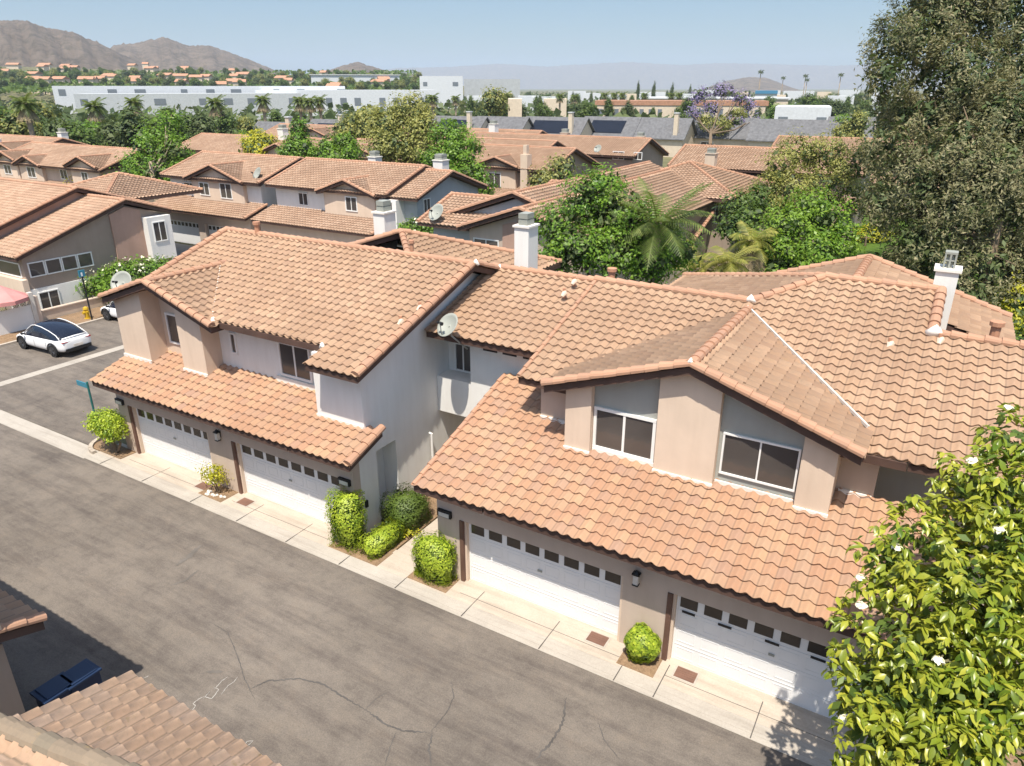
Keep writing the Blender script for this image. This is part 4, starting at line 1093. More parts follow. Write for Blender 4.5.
window(HA, '-y', 22.9, -53.2, -50.4, 2.5, 3.45, 1); window(HA, '-y', 22.9, -52.8, -50.6, 0.1, 1.45, 2)
r_ = Roof(6); r_.gable_x(-66, -49.6, 30.3, 7.9, 3.4, 6.55); r_.build("main_roof", M['tile_far'], HA)
r_ = Roof(6); r_.gable_x(-72, -54.0, 29.6, 7.5, 6.0, 7.15); r_.build("rear_roof", M['tile_far'], HA)
m = MB(); m.yz([(22.9, 3), (35, 3), (35, 5), (29.6, 6.85), (22.9, 4.7)], -71.6, -54.4); m.build("rear_wall", M['pink'], HA)
r_ = Roof(5); pk = atz(80, 188, 7.0); r_.pyramid(-60, 36.5, 7.2, 4.5); r_.build("hip_roof", M['tile_far'], HA)

# house with stepped gables behind the near chimney
HD = thing("townhouse", "townhouse of stepped tiled gables behind the white chimney of the near block", "house", (-22, 45, 0), "tiled townhouses behind")
m = MB(); m.xz([(-24.6, -0.05), (-16.2, -0.05), (-16.2, 5.9), (-20.8, 7.2), (-24.6, 5.95)], 36.2, 60); m.build("gable_wall", M['beige'], HD)
m = MB(); m.xz([(-22.2, 3), (-20.6, 3), (-20.6, 6.9), (-22.2, 6.45)], 36.1, 36.197); m.build("pink_panel", M['pink'], HD)
m = MB(); m.box(-28.2, -24.603, 37.4, 58, -0.05, 5.8); m.xz([(-27, 5.8), (-20, 5.8), (-20, 6.6), (-22.7, 7.6), (-27, 6.2)], 38.5, 38.8); m.build("side_wall", M['bluegrey'], HD)
window(HD, '-y', 36.2, -24.3, -22.5, 4.2, 5.5, 2); window(HD, '-y', 38.5, -23.3, -22.3, 6.3, 6.85, 2)
r_ = Roof(5); r_.gable_y(35.6, 61, -20.8, 4.3, 5.2, 7.5); r_.gable_y(38.1, 61, -22.7, 5.4, 3.2, 7.95); r_.build("gable_roof", M['tile_far'], HD)
r_ = Roof(5); r_.gable_x(-29.0, -22.8, 40.6, 3.9, 4.5, 7.2); r_.build("side_roof", M['tile_far'], HD)

def exE(t):
    r_ = Roof(3); r_.gable_x(-62, -41, 79, 5.6, 5, 8.0); r_.build("rear_roof", M['tile_far'], t)
    m = MB(); m.yz([(74, -0.05), (83.5, -0.05), (83.5, 6.2), (79, 7.7), (74, 6.0)], -61.6, -41.4); m.build("rear_wall", M['bluegrey'], t)
    m = MB(); m.box(-38.4, -37.6, 66.0, 66.9, -0.05, 7.6); c = m.build("tall_chimney", M['tan'], t)
    m = MB(); m.box(-38.2, -37.8, 66.2, 66.7, 7.603, 8.5); m.build("chimney_pot", M['tan'], c)
    m = MB(); m.box(-39.2, -38.403, 66.0, 66.9, -0.05, 2.6); m.build("chimney_base", M['tan'], c)
row_block("tan townhouse with a small bay gable beside a tall tan chimney", -50, -35.0, 64.8, [(-48, -44)], [(-41.4, 2.7, 7.15)],
          [wpx((488, 172), (501, 190), 66.3)], [], 'beige', 'taupe', 7.9, 3, extra=exE)
row_block("long tiled townhouse with white-trimmed windows under the grey shingle row", -60, -34.0, 84.2, [(-44, -40), (-39.5, -36)], [], [wpx((613, 151), (624, 160), 86.1), wpx((634, 152), (642, 160), 86.1)],
          [(*aty(640, 150, 92)[:2], 8.6, 1.0), (-46, 91, 8.8, 1.0)], 'beige', 'taupe', 7.9, 2, chim_mat='tan')
HG = thing("townhouse", "hip roofed townhouse behind the feathery palm", "house", (-19, 62, 0), "tiled townhouses behind")
m = MB(); m.box(-24.4, -14.2, 57.0, 67, -0.05, 5.9); m.build("wall", M['taupe'], HG); window(HG, '-y', 57.0, -15.6, -14.9, 4.0, 5.4, 1)
r_ = Roof(4); r_.pyramid(-19.5, 62, 8.0, 6.0); r_.build("hip_roof", M['tile_far'], HG)
r_ = Roof(4); r_.plane([(-27, -15.5, 0, 4.5)], (0, 52.2, 3.4), (0, -1)); r_.cap((-15.6, 52.2, 3.5), (-15.6, 56.7, 5.0)); r_.build("lower_roof", M['tile_far'], HG); r_ = Roof(4); r_.gable_x(-29, -24, 55, 3, 6, 6.6); r_.build("lower_roof", M['tile_far'], HG)
m = MB(); m.box(-27, -16, 53, 56.9, -0.05, 3.3); m.build("lower_wall", M['beige'], HG)
row_block("broad tiled townhouse behind the hip roofed one, left of the olive tree", -26, -7.5, 74.5, [], [], [], [(*aty(712, 150, 76)[:2], 8.2, 1.0)], 'taupe', 'taupe', 8.0, 3, chim_mat='tan')
row_block("tiled roof row peeping out behind the olive tree", -21, 6, 98, [], [], [], [], 'taupe', 'taupe', 7.9, 2)
row_block("pair of tan gabled townhouses far left behind the yellow shrub", -98, -76.5, 43.2, [], [(-95, 2.6, 7.0), (-90.2, 2.8, 6.7), (-79.5, 3.0, 7.1)],
          [(-96, -94.4, 4.5, 5.6, '-y', 44.7, 2), (-91, -89.3, 4.4, 5.6, '-y', 44.7, 2), (-85, -83.6, 4.5, 5.6, '-y', 45.1, 2), (-80.2, -79, 4.4, 5.6, '-y', 44.7, 2)], [], 'beige', 'beige', 7.6)
row_block("tiled townhouse with a chimney before the palms, farthest left", -122, -99.5, 47.5, [], [(-104, 3, 7.4)], [], [(-108, 50, 8.2, 1.1), (-101, 55, 9.0, 0.9)], 'beige', 'beige', 7.8, 3)
row_block("low tiled townhouse row right behind the tall sycamore", -96, -70, 66, [], [(-75, 3, 7.2)], [], [], 'beige', 'taupe', 7.6, 2)
row_block("tiled townhouse row with two small gables behind the yellow tree", -68, -53, 68.5, [], [(-64, 2.6, 7.2), (-57, 2.6, 7.1)], [], [(*aty(285, 150, 72)[:2], 9.3, 1.0)], 'tan', 'tan', 7.6, 2)
row_block("tiled roof row in front of the grey roofed houses with white chimney", -108, -74, 92, [], [(-95, 3, 7.4), (-84, 3, 7.4)], [], [], 'tan', 'taupe', 7.7, 2)
row_block("small tiled townhouse half hidden by the two bright trees", -72, -56, 96, [], [(-60, 3, 7.4)], [], [(-63, 100, 9.2, 1.1)], 'tan', 'pink', 7.7, 2)

# grey shingled houses beyond, some with solar panels
def grey_house(label, u, dist, w, solar, chim=True, zr=7.6):
    x, y = far(u, dist)
    t = thing("shingled_house", label, "house", (x, y, 0), "grey shingled houses beyond the tiled roofs")
    m = MB(); m.box(x - w / 2, x + w / 2, y, y + 9, -0.05, 3.5); m.yz([(y, 3.503), (y + 9, 3.503), (y + 4.5, zr - .25)], x - w / 2 + .01, x + w / 2 - .01); m.build("wall", M['creamwall'], t)
    m = MB(); s = (zr - 3.5) / 5.0
    m.prism([(x - w / 2 - .5, y - .5, 3.5), (x + w / 2 + .5, y - .5, 3.5), (x + w / 2 + .5, y + 4.5, zr), (x - w / 2 - .5, y + 4.5, zr)], (0, 0, 0.2))
    m.prism([(x + w / 2 + .5, y + 9.5, 3.5), (x - w / 2 - .5, y + 9.5, 3.5), (x - w / 2 - .5, y + 4.503, zr), (x + w / 2 + .5, y + 4.503, zr)], (0, 0, 0.2))
    ro = m.build("roof", M['shingle'], t)
    if solar:
        m = MB(); a, b = 0.9, 3.9
        m.prism([(x - w * .33, y - .5 + a, 3.5 + a * s + .28), (x + w * .30, y - .5 + a, 3.5 + a * s + .28), (x + w * .30, y - .5 + b, 3.5 + b * s + .28), (x - w * .33, y - .5 + b, 3.5 + b * s + .28)], (0, 0, 0.06)); m.build("solar_panels", M['solar'], ro)
    if chim:
        m = MB(); cx_ = x + w * .36; m.box(cx_ - .45, cx_ + .45, y + .4, y + 1.3, 3.5, zr + 1.2); c = m.build("chimney", M['creamwall'], t)
        m = MB(); m.box(cx_ - .55, cx_ + .55, y + .3, y + 1.4, zr + 1.203, zr + 1.4); m.build("chimney_cap", M['flatroof'], c)
    m = MB()
    window(t, '-y', y, x - w * .25, x - w * .05, 1.2, 2.9, 2, 0.12)
for (lb, u, dd, w, so) in (("grey shingled house with a white chimney left of the big dark tree", 262, 150, 14, False), ("grey shingled house with solar panels beside the leaning dark tree", 318, 160, 13, True),
                          ("grey shingled house with one solar panel right of the big round tree", 448, 175, 14, True), ("plain grey shingled house between two solar roofs", 492, 172, 13, False),
                          ("grey shingled house carrying the widest solar panel", 548, 170, 15, True), ("grey shingled house with solar panels under the orange roofed row", 606, 172, 13, True),
                          ("grey shingled house with a tall tan chimney left of the violet tree", 655, 168, 14, False), ("grey shingled house hidden behind the violet blossom tree", 722, 172, 14, False),
                          ("wide grey shingled roof beside the white building, before the olive tree", 806, 165, 20, False), ("low grey shingled house by the fan palm next to the eucalyptus", 862, 185, 12, False)):
    grey_house(lb, u, dd, w, so, u in (262, 318, 448, 548, 655, 862))

# ------------------------------------------------------------------ far white buildings and the town
def far_box(name, label, cat, u0, u1, vtop, dist, depth, mat, z0=-0.1, group=None, wins=0, roof=None, two=False, win_h=(0.45, 0.72)):
    p0, p1 = np.array(far(u0, dist)), np.array(far(u1, dist))
    z1 = far((u0 + u1) / 2, dist, vtop)[2]
    n = np.array([-(p1 - p0)[1], (p1 - p0)[0]]); n /= np.linalg.norm(n)
    if np.dot(n, p0) < 0: n = -n
    t = thing(name, label, cat, (*(p0 + p1) / 2, 0), group)
    poly = [p0, p1, p1 + n * depth, p0 + n * depth]
    m = MB(); m.xy(poly, z0, z1 - (0.6 if roof else 0)); m.build("wall", M[mat], t)
    if roof:
        c = (p0 + p1) / 2 + n * depth / 2
        m = MB(); m.xy([c + (q - c) * 1.03 for q in poly], z1 - .597, z1 + (0.9 if roof != 'flatroof' else 0.0)); m.build("roof", M[roof], t)
    d = p1 - p0; ln = np.linalg.norm(d); d /= ln
    for k in range(wins):
        a = p0 + d * ln * (k + 0.15 + .6 * ((k * .618) % 1)) / wins; b = a + d * min(ln / wins * 0.35, 3.0 + (k % 3))
        m = MB(); m.xy([a - n * .15, b - n * .15, b - n * .003, a - n * .003], z0 + (z1 - z0) * win_h[0], z0 + (z1 - z0) * win_h[1]); m.build("window", M['dullglass'], t)
    return t
M['blue_roof'] = paint('blue_roof', (0.06, 0.20, 0.33), 0.7)
M['dullglass'] = paint('dull_glass', (0.16, 0.18, 0.20), 0.4)
far_box("warehouse", "long white warehouse with dark slots behind the palms, under the brown hill", "warehouse", 52, 345, 86, 430, 60, 'whitewall', wins=9, win_h=(.72, .9))
M['dullwall'] = paint("dull_wall", (0.44, 0.46, 0.47), 0.85, var=.1)
far_box("warehouse", "lower white warehouse front with few windows behind the left palms", "warehouse", 72, 300, 93.5, 385, 36, 'dullwall', wins=7, win_h=(.6, .82))
far_box("warehouse", "white warehouse with a row of small windows behind the leaning dark tree", "warehouse", 255, 440, 90, 400, 50, 'whitewall', wins=10)
far_box("warehouse", "white warehouse standing on the slope below the small cone hill", "warehouse", 312, 400, 74.5, 760, 60, 'whitewall', wins=4, roof='flatroof')
far_box("warehouse", "plain white box warehouse with two dark doors right of the cone hill", "warehouse", 420, 463, 76, 560, 40, 'whitewall', wins=2, win_h=(0.70, 0.82))
far_box("warehouse", "grey flat warehouse stretching right of the white box warehouse", "warehouse", 464, 520, 79, 620, 40, 'bluegrey', wins=0)
far_box("apartment_row", "long cream terrace with an orange tiled roof edge behind the solar roofs", "terrace", 598, 768, 103.5, 270, 14, 'creamwall', wins=14, roof='orange_roof', win_h=(.55, .8))
far_box("apartment_row", "flat cream building behind the violet tree above the orange edged terrace", "terrace", 645, 790, 97.5, 340, 30, 'creamwall', wins=0, roof='flatroof')
far_box("hall", "white flat building with rooftop boxes behind the wide grey roof", "hall", 778, 835, 107, 225, 25, 'whitewall', wins=2)
far_box("hall", "pale long hall with a blue roof patch right of the violet tree", "hall", 756, 778, 92.5, 420, 30, 'whitewall', roof='blue_roof')
TOWN = [(515, 99), (528, 96), (545, 97), (560, 99), (590, 93), (612, 95), (630, 94), (655, 92), (690, 94), (742, 92), (770, 90.5), (800, 91), (825, 92), (850, 90), (480, 96), (505, 93), (575, 91), (705, 90), (780, 95), (845, 96), (880, 93), (910, 92), (940, 91)]
for k, (u, v) in enumerate(TOWN):
    far_box("town_building", "tiny pale flat-roofed building among the trees of the distant town", "building", u - 7 - (k % 4) * 3, u + 7 + (k % 3) * 4, v, 330 + (97 - v) * 60 + (k % 5) * 30, 20, 'whitewall' if k % 3 else 'creamwall', group="pale buildings of the distant town")

# ------------------------------------------------------------------ hills
def hill(name, prof, dist, depth, mat, seed, rough=0.22, u_pad=0):
    us = np.arange(prof[0][0], prof[-1][0] + 0.1, 2.0)
    hv = np.interp(us, [p[0] for p in prof], [p[1] for p in prof])
    g = np.random.default_rng(seed)
    nr = 26; V = []
    tt = np.linspace(0, 1, nr)
    ph = g.uniform(0, 6.28, 12); fr = g.uniform(0.02, 0.5, 12)
    for i, u in enumerate(us):
        dx, dy = far(u, 1.0)
        top = far(u, dist, hv[i])[2]
        for t in tt:
            r_ = dist - depth + depth * 1.6 * t
            e = max(0.0, 1 - abs(t - 0.62) / 0.62) if t < 0.62 else max(0.0, 1 - (t - 0.62) / 0.38)
            e = e * e * (3 - 2 * e)
            nz = sum(math.sin(u * fr[k] + t * (5 + 3 * k) + ph[k]) / (1 + k * 0.5) for k in range(12)) / 5
            z = top * e * (1 + rough * nz * (1 - e ** 3)) - 2 * (1 - e) + top * .010 * g.normal() * (e > .05)
            V.append((dx * r_, dy * r_, z))
    n = len(us); Q = []
    for i in range(n - 1):
        for j in range(nr - 1):
            a = i * nr + j; Q.append((a, a + nr, a + nr + 1, a + 1))
    o = link_mesh(name, np_mesh(name, np.array(V), np.array(Q)), mat, None, True)
    tag(o, kind='structure'); return o
m, nt, b = new_mat("scrub_hill"); M['hill'] = m
p = coords(nt); n1 = noise(nt, p, 0.012, 8, 0.7); n2 = noise(nt, p, 0.035, 8, 0.82)
a_ = ramp(nt, n1, [(0.3, (0.125, 0.092, 0.066)), (0.7, (0.215, 0.165, 0.12))]); s_ = ramp(nt, n2, [(0.40, (0.35, 0.38, 0.32)), (0.54, (1, 1, 1))])
L(nt, mix(nt, 0.8, a_.outputs[0], s_.outputs[0], 'MULTIPLY'), b.inputs["Base Color"]); b.inputs["Roughness"].default_value = 0.95
bump(nt, b, n2, 1.0, 9.0)
hill("hill", [(-160, 60), (-90, 36), (-40, 40), (0, 27), (20, 22), (42, 22.4), (58, 29), (86, 34), (109, 44.6), (122, 52), (150, 64), (180, 78), (200, 88)], 2100, 900, M['hill'], 1)
hill("hill", [(60, 80), (100, 58), (122, 46), (153, 42), (172, 37.4), (193, 46), (216, 46.3), (240, 55), (262, 64), (285, 74), (300, 84), (310, 89)], 2700, 900, M['hill'], 2)
hill("hill", [(300, 88), (322, 74), (340, 67), (359, 62), (372, 66), (392, 72), (415, 74), (430, 80), (445, 88)], 2300, 600, M['hill'], 3)
hill("hill", [(700, 90), (725, 81), (748, 77), (766, 78), (790, 87), (800, 90)], 3600, 800, M['hill'], 4)
hill("mountain", [(230, 88), (330, 78), (400, 68), (450, 67), (500, 63.7), (546, 66.7), (590, 64), (627, 62), (678, 65), (720, 63), (760, 64), (830, 66), (900, 63), (980, 66), (1080, 70)], 12300, 1400, M['hill'], 5, 0.1)
# rising ground with the orange roofed houses below the hill
sl = hill("hillside", [(-160, 66), (-60, 66), (0, 67), (60, 68), (150, 72), (240, 74), (330, 76), (420, 80), (480, 88)], 1250, 750, M['earth'], 6, 0.03)

# ------------------------------------------------------------------ shrubs along the garages
def dp(u, v, d): return CAMP + ray(u, v) * d
sb = thing("garden_shrub", "round topped bright shrub on a bare leaning stem in the corner planting bed", "shrub", (-27.5, 14.2, 0))
mb = MB(); mb.tube([(-27.2, 14.15, 0), (-27.45, 14.2, 0.5), (-27.75, 14.2, 0.95)], [0.07, 0.06, 0.03], 7); mb.tube([(-27.25, 14.15, 0), (-27.0, 14.25, 0.5), (-27.1, 14.2, 0.9)], [0.06, 0.045, 0.02], 7); mb.build("stem", M['bark'], sb)
p_, o_ = crown_points([(-27.85, 14.2, 1.3, .62, .55, .45), (-27.2, 14.15, 1.2, .6, .5, .5), (-27.5, 14.3, 1.35, .6, .5, .35)], 620, 11, .08, 4, .72)
link_mesh("foliage", leaf_mesh("foliage", p_, o_, 0.10, 0.065, seed=5), M['lf_hedge'], sb)
sb = thing("garden_shrub", "small yellowish shrub with a thin bare stem between the two left garage doors", "shrub", (-21.1, 14.2, 0))
mb = MB()
for k in range(5): mb.tube([(-21.05, 14.2, 0), (-21.1 + .12 * (k - 2), 14.2 + .05 * (k % 2), 0.35), (-21.2 + .2 * (k - 2), 14.2, 0.8)], [0.025, 0.02, 0.008], 5)
mb.build("stem", M['bark'], sb)
p_, o_ = crown_points([(-21.3, 14.15, .85, .42, .36, .30), (-21.0, 14.25, .75, .34, .3, .3)], 90, 9, .08, 6, .5)
link_mesh("foliage", leaf_mesh("foliage", p_, o_, 0.09, 0.05, seed=6), M['lf_yellow'], sb)
hedge("hedge", "tall clipped hedge block standing beside the second garage door", (-15.28, -14.1, 13.85, 14.62, 0.05, 1.92), n=3400, seed=11)
hedge("hedge", "rounded dark box hedge filling the entry corner under the white side wall", (-14.45, -13.15, 15.5, 16.9, 0.05, 1.2), 'lf_mid', n=3000, seed=12, leaf=(0.07, .045))
hedge("hedge", "low narrow hedge strip along the edge of the walkway", (-14.0, -13.25, 13.95, 15.5, 0.05, .68), n=2400, seed=13, leaf=(.07, .045))
hedge("hedge", "cube shaped bright hedge at the left corner of the third garage door", (-11.85, -10.62, 13.9, 14.6, 0.05, 1.45), n=3600, seed=14)
hedge("garden_shrub", "small round yellow-green shrub between the two right garage doors", (-5.08, -4.2, 13.95, 14.65, 0.08, 1.02), 'lf_hedge', n=1500, seed=15, round_=0.8, leaf=(.11, .07))
sp = thing("ground_plant", "tiny leafy plant at the foot of the low hedge strip by the walkway", "plant", (-13.3, 15.6, 0))
p_, o_ = crown_points([(-13.25, 15.7, .15, .35, .3, .12)], 30, 8, .07, 8, .3); link_mesh("foliage", leaf_mesh("foliage", p_, o_, .11, .06, seed=9), M['lf_yellow'], sp)
# rocks in the little bed
for k in range(12):
    g = random.Random(k); x, y = g.uniform(-21.6, -20.55), g.uniform(13.86, 14.1)
    m_ = MB(); m_.tube([(x, y, 0.03), (x + .02, y, 0.08), (x + .03, y + .02, 0.11)], [0.05 + .03 * g.random(), 0.06, 0.02], 6)
    tag(m_.build("garden_stone", M['flash']), "small pale stone in the bed of the yellowish shrub", "stone", "stones in the little planting bed")
for (u, v, lb) in ((203.5, 487, "rusty square utility lid in the pavement left of the small yellowish shrub"), (245.5, 503, "rusty square utility lid in the pavement before the second garage door"), (597.5, 640, "rusty square utility lid before the third garage door, left of the round shrub"), (685.5, 676, "rusty square utility lid in the pavement before the last garage door")):
    x, y = atz(u, v)[:2]; t = thing("utility_lid", lb, "lid", (x, y, 0.03), "rusty lids in the pavement")
    m_ = MB(); m_.box(x - .31, x + .31, y - .24, y + .24, 0.0, 0.043); m_.build("collar", M['gutterc'], t)
    m_ = MB(); m_.box(x - .26, x + .26, y - .19, y + .19, 0.0, 0.052)
    for j in range(5): m_.box(x - .24, x + .24, y - .16 + j * .075, y - .14 + j * .075, 0.0525, 0.056)
    m_.build("cover", M['rust'], t)

# ------------------------------------------------------------------ satellite dishes
def dish(label, c, r, aim, foot, group=None):
    t = thing("satellite_dish", label, "satellite dish", tuple(foot), group)
    c = np.array(c, float); a = np.array(aim, float); a /= np.linalg.norm(a)
    s = np.cross(a, (0, 0, 1.)); s /= np.linalg.norm(s); u = np.cross(s, a)
    V, F = [], []; nr, ns = 5, 22
    for i in range(nr + 1):
        q = i / nr
        for j in range(ns):
            th = 2 * math.pi * j / ns
            V.append(c + s * r * q * math.cos(th) + u * r * 1.08 * q * math.sin(th) + a * (0.16 * r * q * q * 2 - .1 * r))
    F = [(i * ns + j, i * ns + (j + 1) % ns, (i + 1) * ns + (j + 1) % ns, (i + 1) * ns + j) for i in range(nr) for j in range(ns)]
    m_ = MB(); m_.add(V, F); o = m_.build("reflector", M['dish'], t, True)
    md = o.modifiers.new("thick", 'SOLIDIFY'); md.thickness = 0.018
    low = c - u * r * 0.95 + a * .1 * r; lnb = c + a * r * 1.05 - u * r * 0.25
    m_ = MB(); m_.tube([low, (low + lnb) / 2 - u * .04, lnb], 0.02, 6); m_.build("feed_arm", M['dish'], t)
    m_ = MB(); m_.tube([lnb - s * .12, lnb - s * .04], .045, 8); m_.tube([lnb + s * .04, lnb + s * .12], .045, 8); m_.tube([lnb, lnb - a * .12], .05, 8); m_.build("receiver", M['iron'], t)
    b_ = c - a * .12
    m_ = MB(); m_.tube([c, b_, (b_[0], b_[1], b_[2] - r * .7), np.array(foot)], 0.028, 7); m_.build("mast", M['dish'], t)
    return t
dc = aty(449, 326, 18.1)
dish("grey satellite dish on a bent mast above the walkway between the two near blocks", dc, .40, (-.15, -.75, .65), (dc[0] + .25, 18.75, 5.75))
d2 = dp(122.5, 283, 32.5)
dish("large pale satellite dish rising behind the left gable corner of the white walled house", d2, .50, (.35, -.75, .55), (d2[0] + .5, d2[1] + .4, 4.6))
q = aty(437, 213, 37.0); dish("satellite dish on the side roof of the stepped gable townhouse", q, .55, (-.1, -.8, .6), (q[0] + .3, 38, 5.9))
q = aty(258, 174, 45.5); dish("satellite dish by the gable of the townhouse with two white garage doors", q, .55, (-.2, -.8, .5), (q[0] + .3, 46.2, 5.9))
q = aty(598, 149, 84.5); dish("tiny satellite dish at the eave of the long tiled townhouse under the grey row", q, .5, (-.1, -.8, .6), (q[0] + .3, 85.5, 6.0))

# ------------------------------------------------------------------ parked cars
def car(label, x, y, ang, group="white cars in the parking bays"):
    """nose along local +X; length 4.75, width 1.9"""
    t = thing("parked_car", label, "car", (0, 0, 0), group)
    st = [  # x, half width, belt z, sill z
        (-2.36, .70, .86, .42), (-2.30, .84, .98, .33), (-2.0, .92, 1.02, .27), (-1.4, .955, 1.00, .24), (-0.6, .96, .97, .22), (0.4, .96, .95, .22), (1.1, .95, .93, .24), (1.6, .93, .86, .26), (2.05, .87, .76, .28), (2.28, .74, .66, .32), (2.36, .58, .58, .40)]
    V, F = [], []
    for (px_, hw, bz, sz) in st:
        mid = sz + (bz - sz) * .5
        half = [(0, sz), (hw * .82, sz), (hw * .99, sz + .10), (hw, mid), (hw * .985, bz - .10), (hw * .92, bz - .015), (hw * .55, bz + .03), (0, bz + .045)]
        ring = [(px_, yy, zz) for yy, zz in half] + [(px_, -yy, zz) for yy, zz in half[-2:0:-1]]
        V += ring
    k = 14
    for i in range(len(st) - 1):
        for j in range(k): F.append((i * k + j, i * k + (j + 1) % k, (i + 1) * k + (j + 1) % k, (i + 1) * k + j))
    F.append(tuple(range(k))[::-1]); F.append(tuple((len(st) - 1) * k + j for j in range(k)))
    m_ = MB(); m_.add(V, F); body = m_.build("body", M['car_white'], t, True)
    body.modifiers.new("sub", 'SUBSURF').render_levels = 1
    gh = [(-2.12, .66, 1.02), (-1.75, .72, 1.24), (-1.2, .72, 1.44), (-.5, .70, 1.58), (.1, .69, 1.615), (.42, .68, 1.56), (.80, .70, 1.33), (1.22, .74, .96)]
    V, F = [], []
    for (px_, hw, tz) in gh:
        bz = .93; hb = .88 if px_ > -2 else .80
        half = [(hb, bz), (hb * .94, bz + (tz - bz) * .35), (hw, max(bz, tz - .07)), (hw * .8, tz), (0, tz + .025)]
        V += [(px_, yy, zz) for yy, zz in half] + [(px_, -yy, zz) for yy, zz in half[-2::-1]]
    k = 9
    for i in range(len(gh) - 1):
        for j in range(k - 1): F.append((i * k + j, i * k + j + 1, (i + 1) * k + j + 1, (i + 1) * k + j))
    F.append(tuple(range(k))); F.append(tuple((len(gh) - 1) * k + j for j in range(k))[::-1])
    m_ = MB(); m_.add(V, F); m_.build("windows", M['car_glass'], t, True)
    m_ = MB()
    for sgn in (1, -1):
        rail = [(-2.1, sgn * .80, 1.0), (-1.72, sgn * .735, 1.22), (-1.2, sgn * .735, 1.40), (-.5, sgn * .715, 1.535), (.1, sgn * .70, 1.57), (.42, sgn * .70, 1.51), (.80, sgn * .735, 1.29), (1.22, sgn * .80, .95)]
        m_.tube(rail, .024, 6)
    m_.tube([(-2.14, -.70, 1.06), (-2.2, 0, 1.10), (-2.14, .70, 1.06)], .045, 6)
    m_.build("roof_rail", M['car_white'], t, True)
    for (wx, sgn) in ((1.42, 1), (1.42, -1), (-1.45, 1), (-1.45, -1)):
        m_ = MB(); m_.tube([(wx, sgn * .74, .35), (wx, sgn * .965, .35)], .355, 24); w = m_.build("wheel", M['tyre'], t)
        m_ = MB(); m_.tube([(wx, sgn * .966, .35), (wx, sgn * .975, .35)], .235, 20)
        for a in range(5):
            c_, s_ = math.cos(a * 1.2566), math.sin(a * 1.2566); m_.tube([(wx, sgn * .98, .35), (wx + .22 * c_, sgn * .98, .35 + .22 * s_)], .03, 5)
        m_.build("rim", M['rim'], w)
        m_ = MB(); m_.tube([(wx + .43 * math.cos(a), sgn * .945, .35 + .43 * math.sin(a)) for a in np.linspace(0, math.pi, 10)], .045, 6); m_.build("wheel_arch", M['iron'], t)
    for sgn in (1, -1):
        m_ = MB(); m_.box(-2.34, -2.2, sgn * .52 if sgn > 0 else -.82, .82 if sgn > 0 else -.52, .87, .915); m_.build("tail_light", M['red'], t)
        m_ = MB(); m_.tube([(1.0, sgn * .9, .98), (1.0, sgn * 1.06, 1.02), (.88, sgn * 1.08, 1.02)], [.03, .07, .05], 7); m_.build("mirror", M['iron'], t)
    m_ = MB(); m_.box(-2.40, -2.15, -.72, .72, .34, .52); m_.build("rear_bumper", M['iron'], t)
    m_ = MB(); m_.box(-2.335, -2.2, -.515, .515, .875, .91); m_.build("trunk_trim", M['iron'], t)
    for sgn in (1, -1):
        m_ = MB()
        for dx_ in (-.95, .12, 1.0): m_.tube([(dx_, sgn * .962, .36), (dx_ + .02, sgn * .966, .62), (dx_, sgn * .955, .86)], .006, 4)
        m_.build("door_gap", M['iron'], t)
    m_ = MB(); m_.box(-2.412, -2.38, -.26, .26, .56, .70); m_.build("number_plate", M['flash'], t)
    t.location = (x, y, 0.01); t.rotation_euler = (0, 0, ang)
    return t
c1_ = car("white hatchback with a black glass roof parked beside the white fence", -42.55, 20.05, R(180 + 3))
c2_ = copy_tree(c1_); c2_.location = (-43.7, 25.75, 0.01); tag(c2_, "white car mostly hidden behind the left gable, only its front wheel showing")
c2_.name = "parked_car.001"

# ------------------------------------------------------------------ fence, walls, umbrella, signs beside the parking bays
pw = thing("garden_wall", "low beige retaining wall behind the yellow hydrant", "wall", (-48.6, 28, 0))
mb = MB(); mb.box(-48.75, -48.5, 22.2, 36, -0.05, .60); mb.build("wall_body", M['tan'], pw); mb = MB(); mb.box(-48.8, -48.45, 22.15, 36, .603, .68); mb.build("coping", M['beige'], pw)
fn = thing("patio_fence", "white patio fence with a lattice top left of the white hatchback", "fence", (-47.6, 19, 0))
mb = MB(); mb.box(-47.65, -47.55, 14, 21.7, -0.05, 1.45); mb.build("boards", M['frame'], fn)
for y in (15.2, 18.4, 21.75): mb = MB(); mb.box(-47.75, -47.45, y - .12, y + .12, -0.05, 2.2); mb.build("post", M['flash'], fn)
mb = MB(); mb.box(-47.64, -47.56, 14, 21.6, 2.0, 2.08)
for k in range(50):
    y = 14.05 + k * .15; mb.tube([(-47.6, y, 1.46), (-47.6, y + .5, 2.0)], .012, 4); mb.tube([(-47.59, y + .5, 1.46), (-47.59, y, 2.0)], .012, 4)
mb.build("lattice", M['frame'], fn)
mb = MB(); mb.box(-48.6, -47.5, 21.88, 22.12, -.05, 1.9); mb.build("return_wall", M['beige'], fn)
um = thing("patio_umbrella", "faded red patio umbrella behind the white lattice fence", "umbrella", (-50.2, 20.5, 0))
uc = aty(1, 291, 20.4); ux, uy, uz = uc
mb = MB(); n = 8; V = [(ux, uy, uz + .35)] + [(ux + 1.35 * math.cos(a), uy + 1.35 * math.sin(a), uz - .45) for a in np.linspace(0, 2 * math.pi, n, endpoint=False)] + [(ux + 1.35 * math.cos(a), uy + 1.35 * math.sin(a), uz - .68) for a in np.linspace(0, 2 * math.pi, n, endpoint=False)]
mb.add(V, [(0, 1 + k, 1 + (k + 1) % n) for k in range(n)] + [(1 + k, 1 + n + k, 1 + n + (k + 1) % n, 1 + (k + 1) % n) for k in range(n)]); mb.build("canopy", M['canvas'], um)
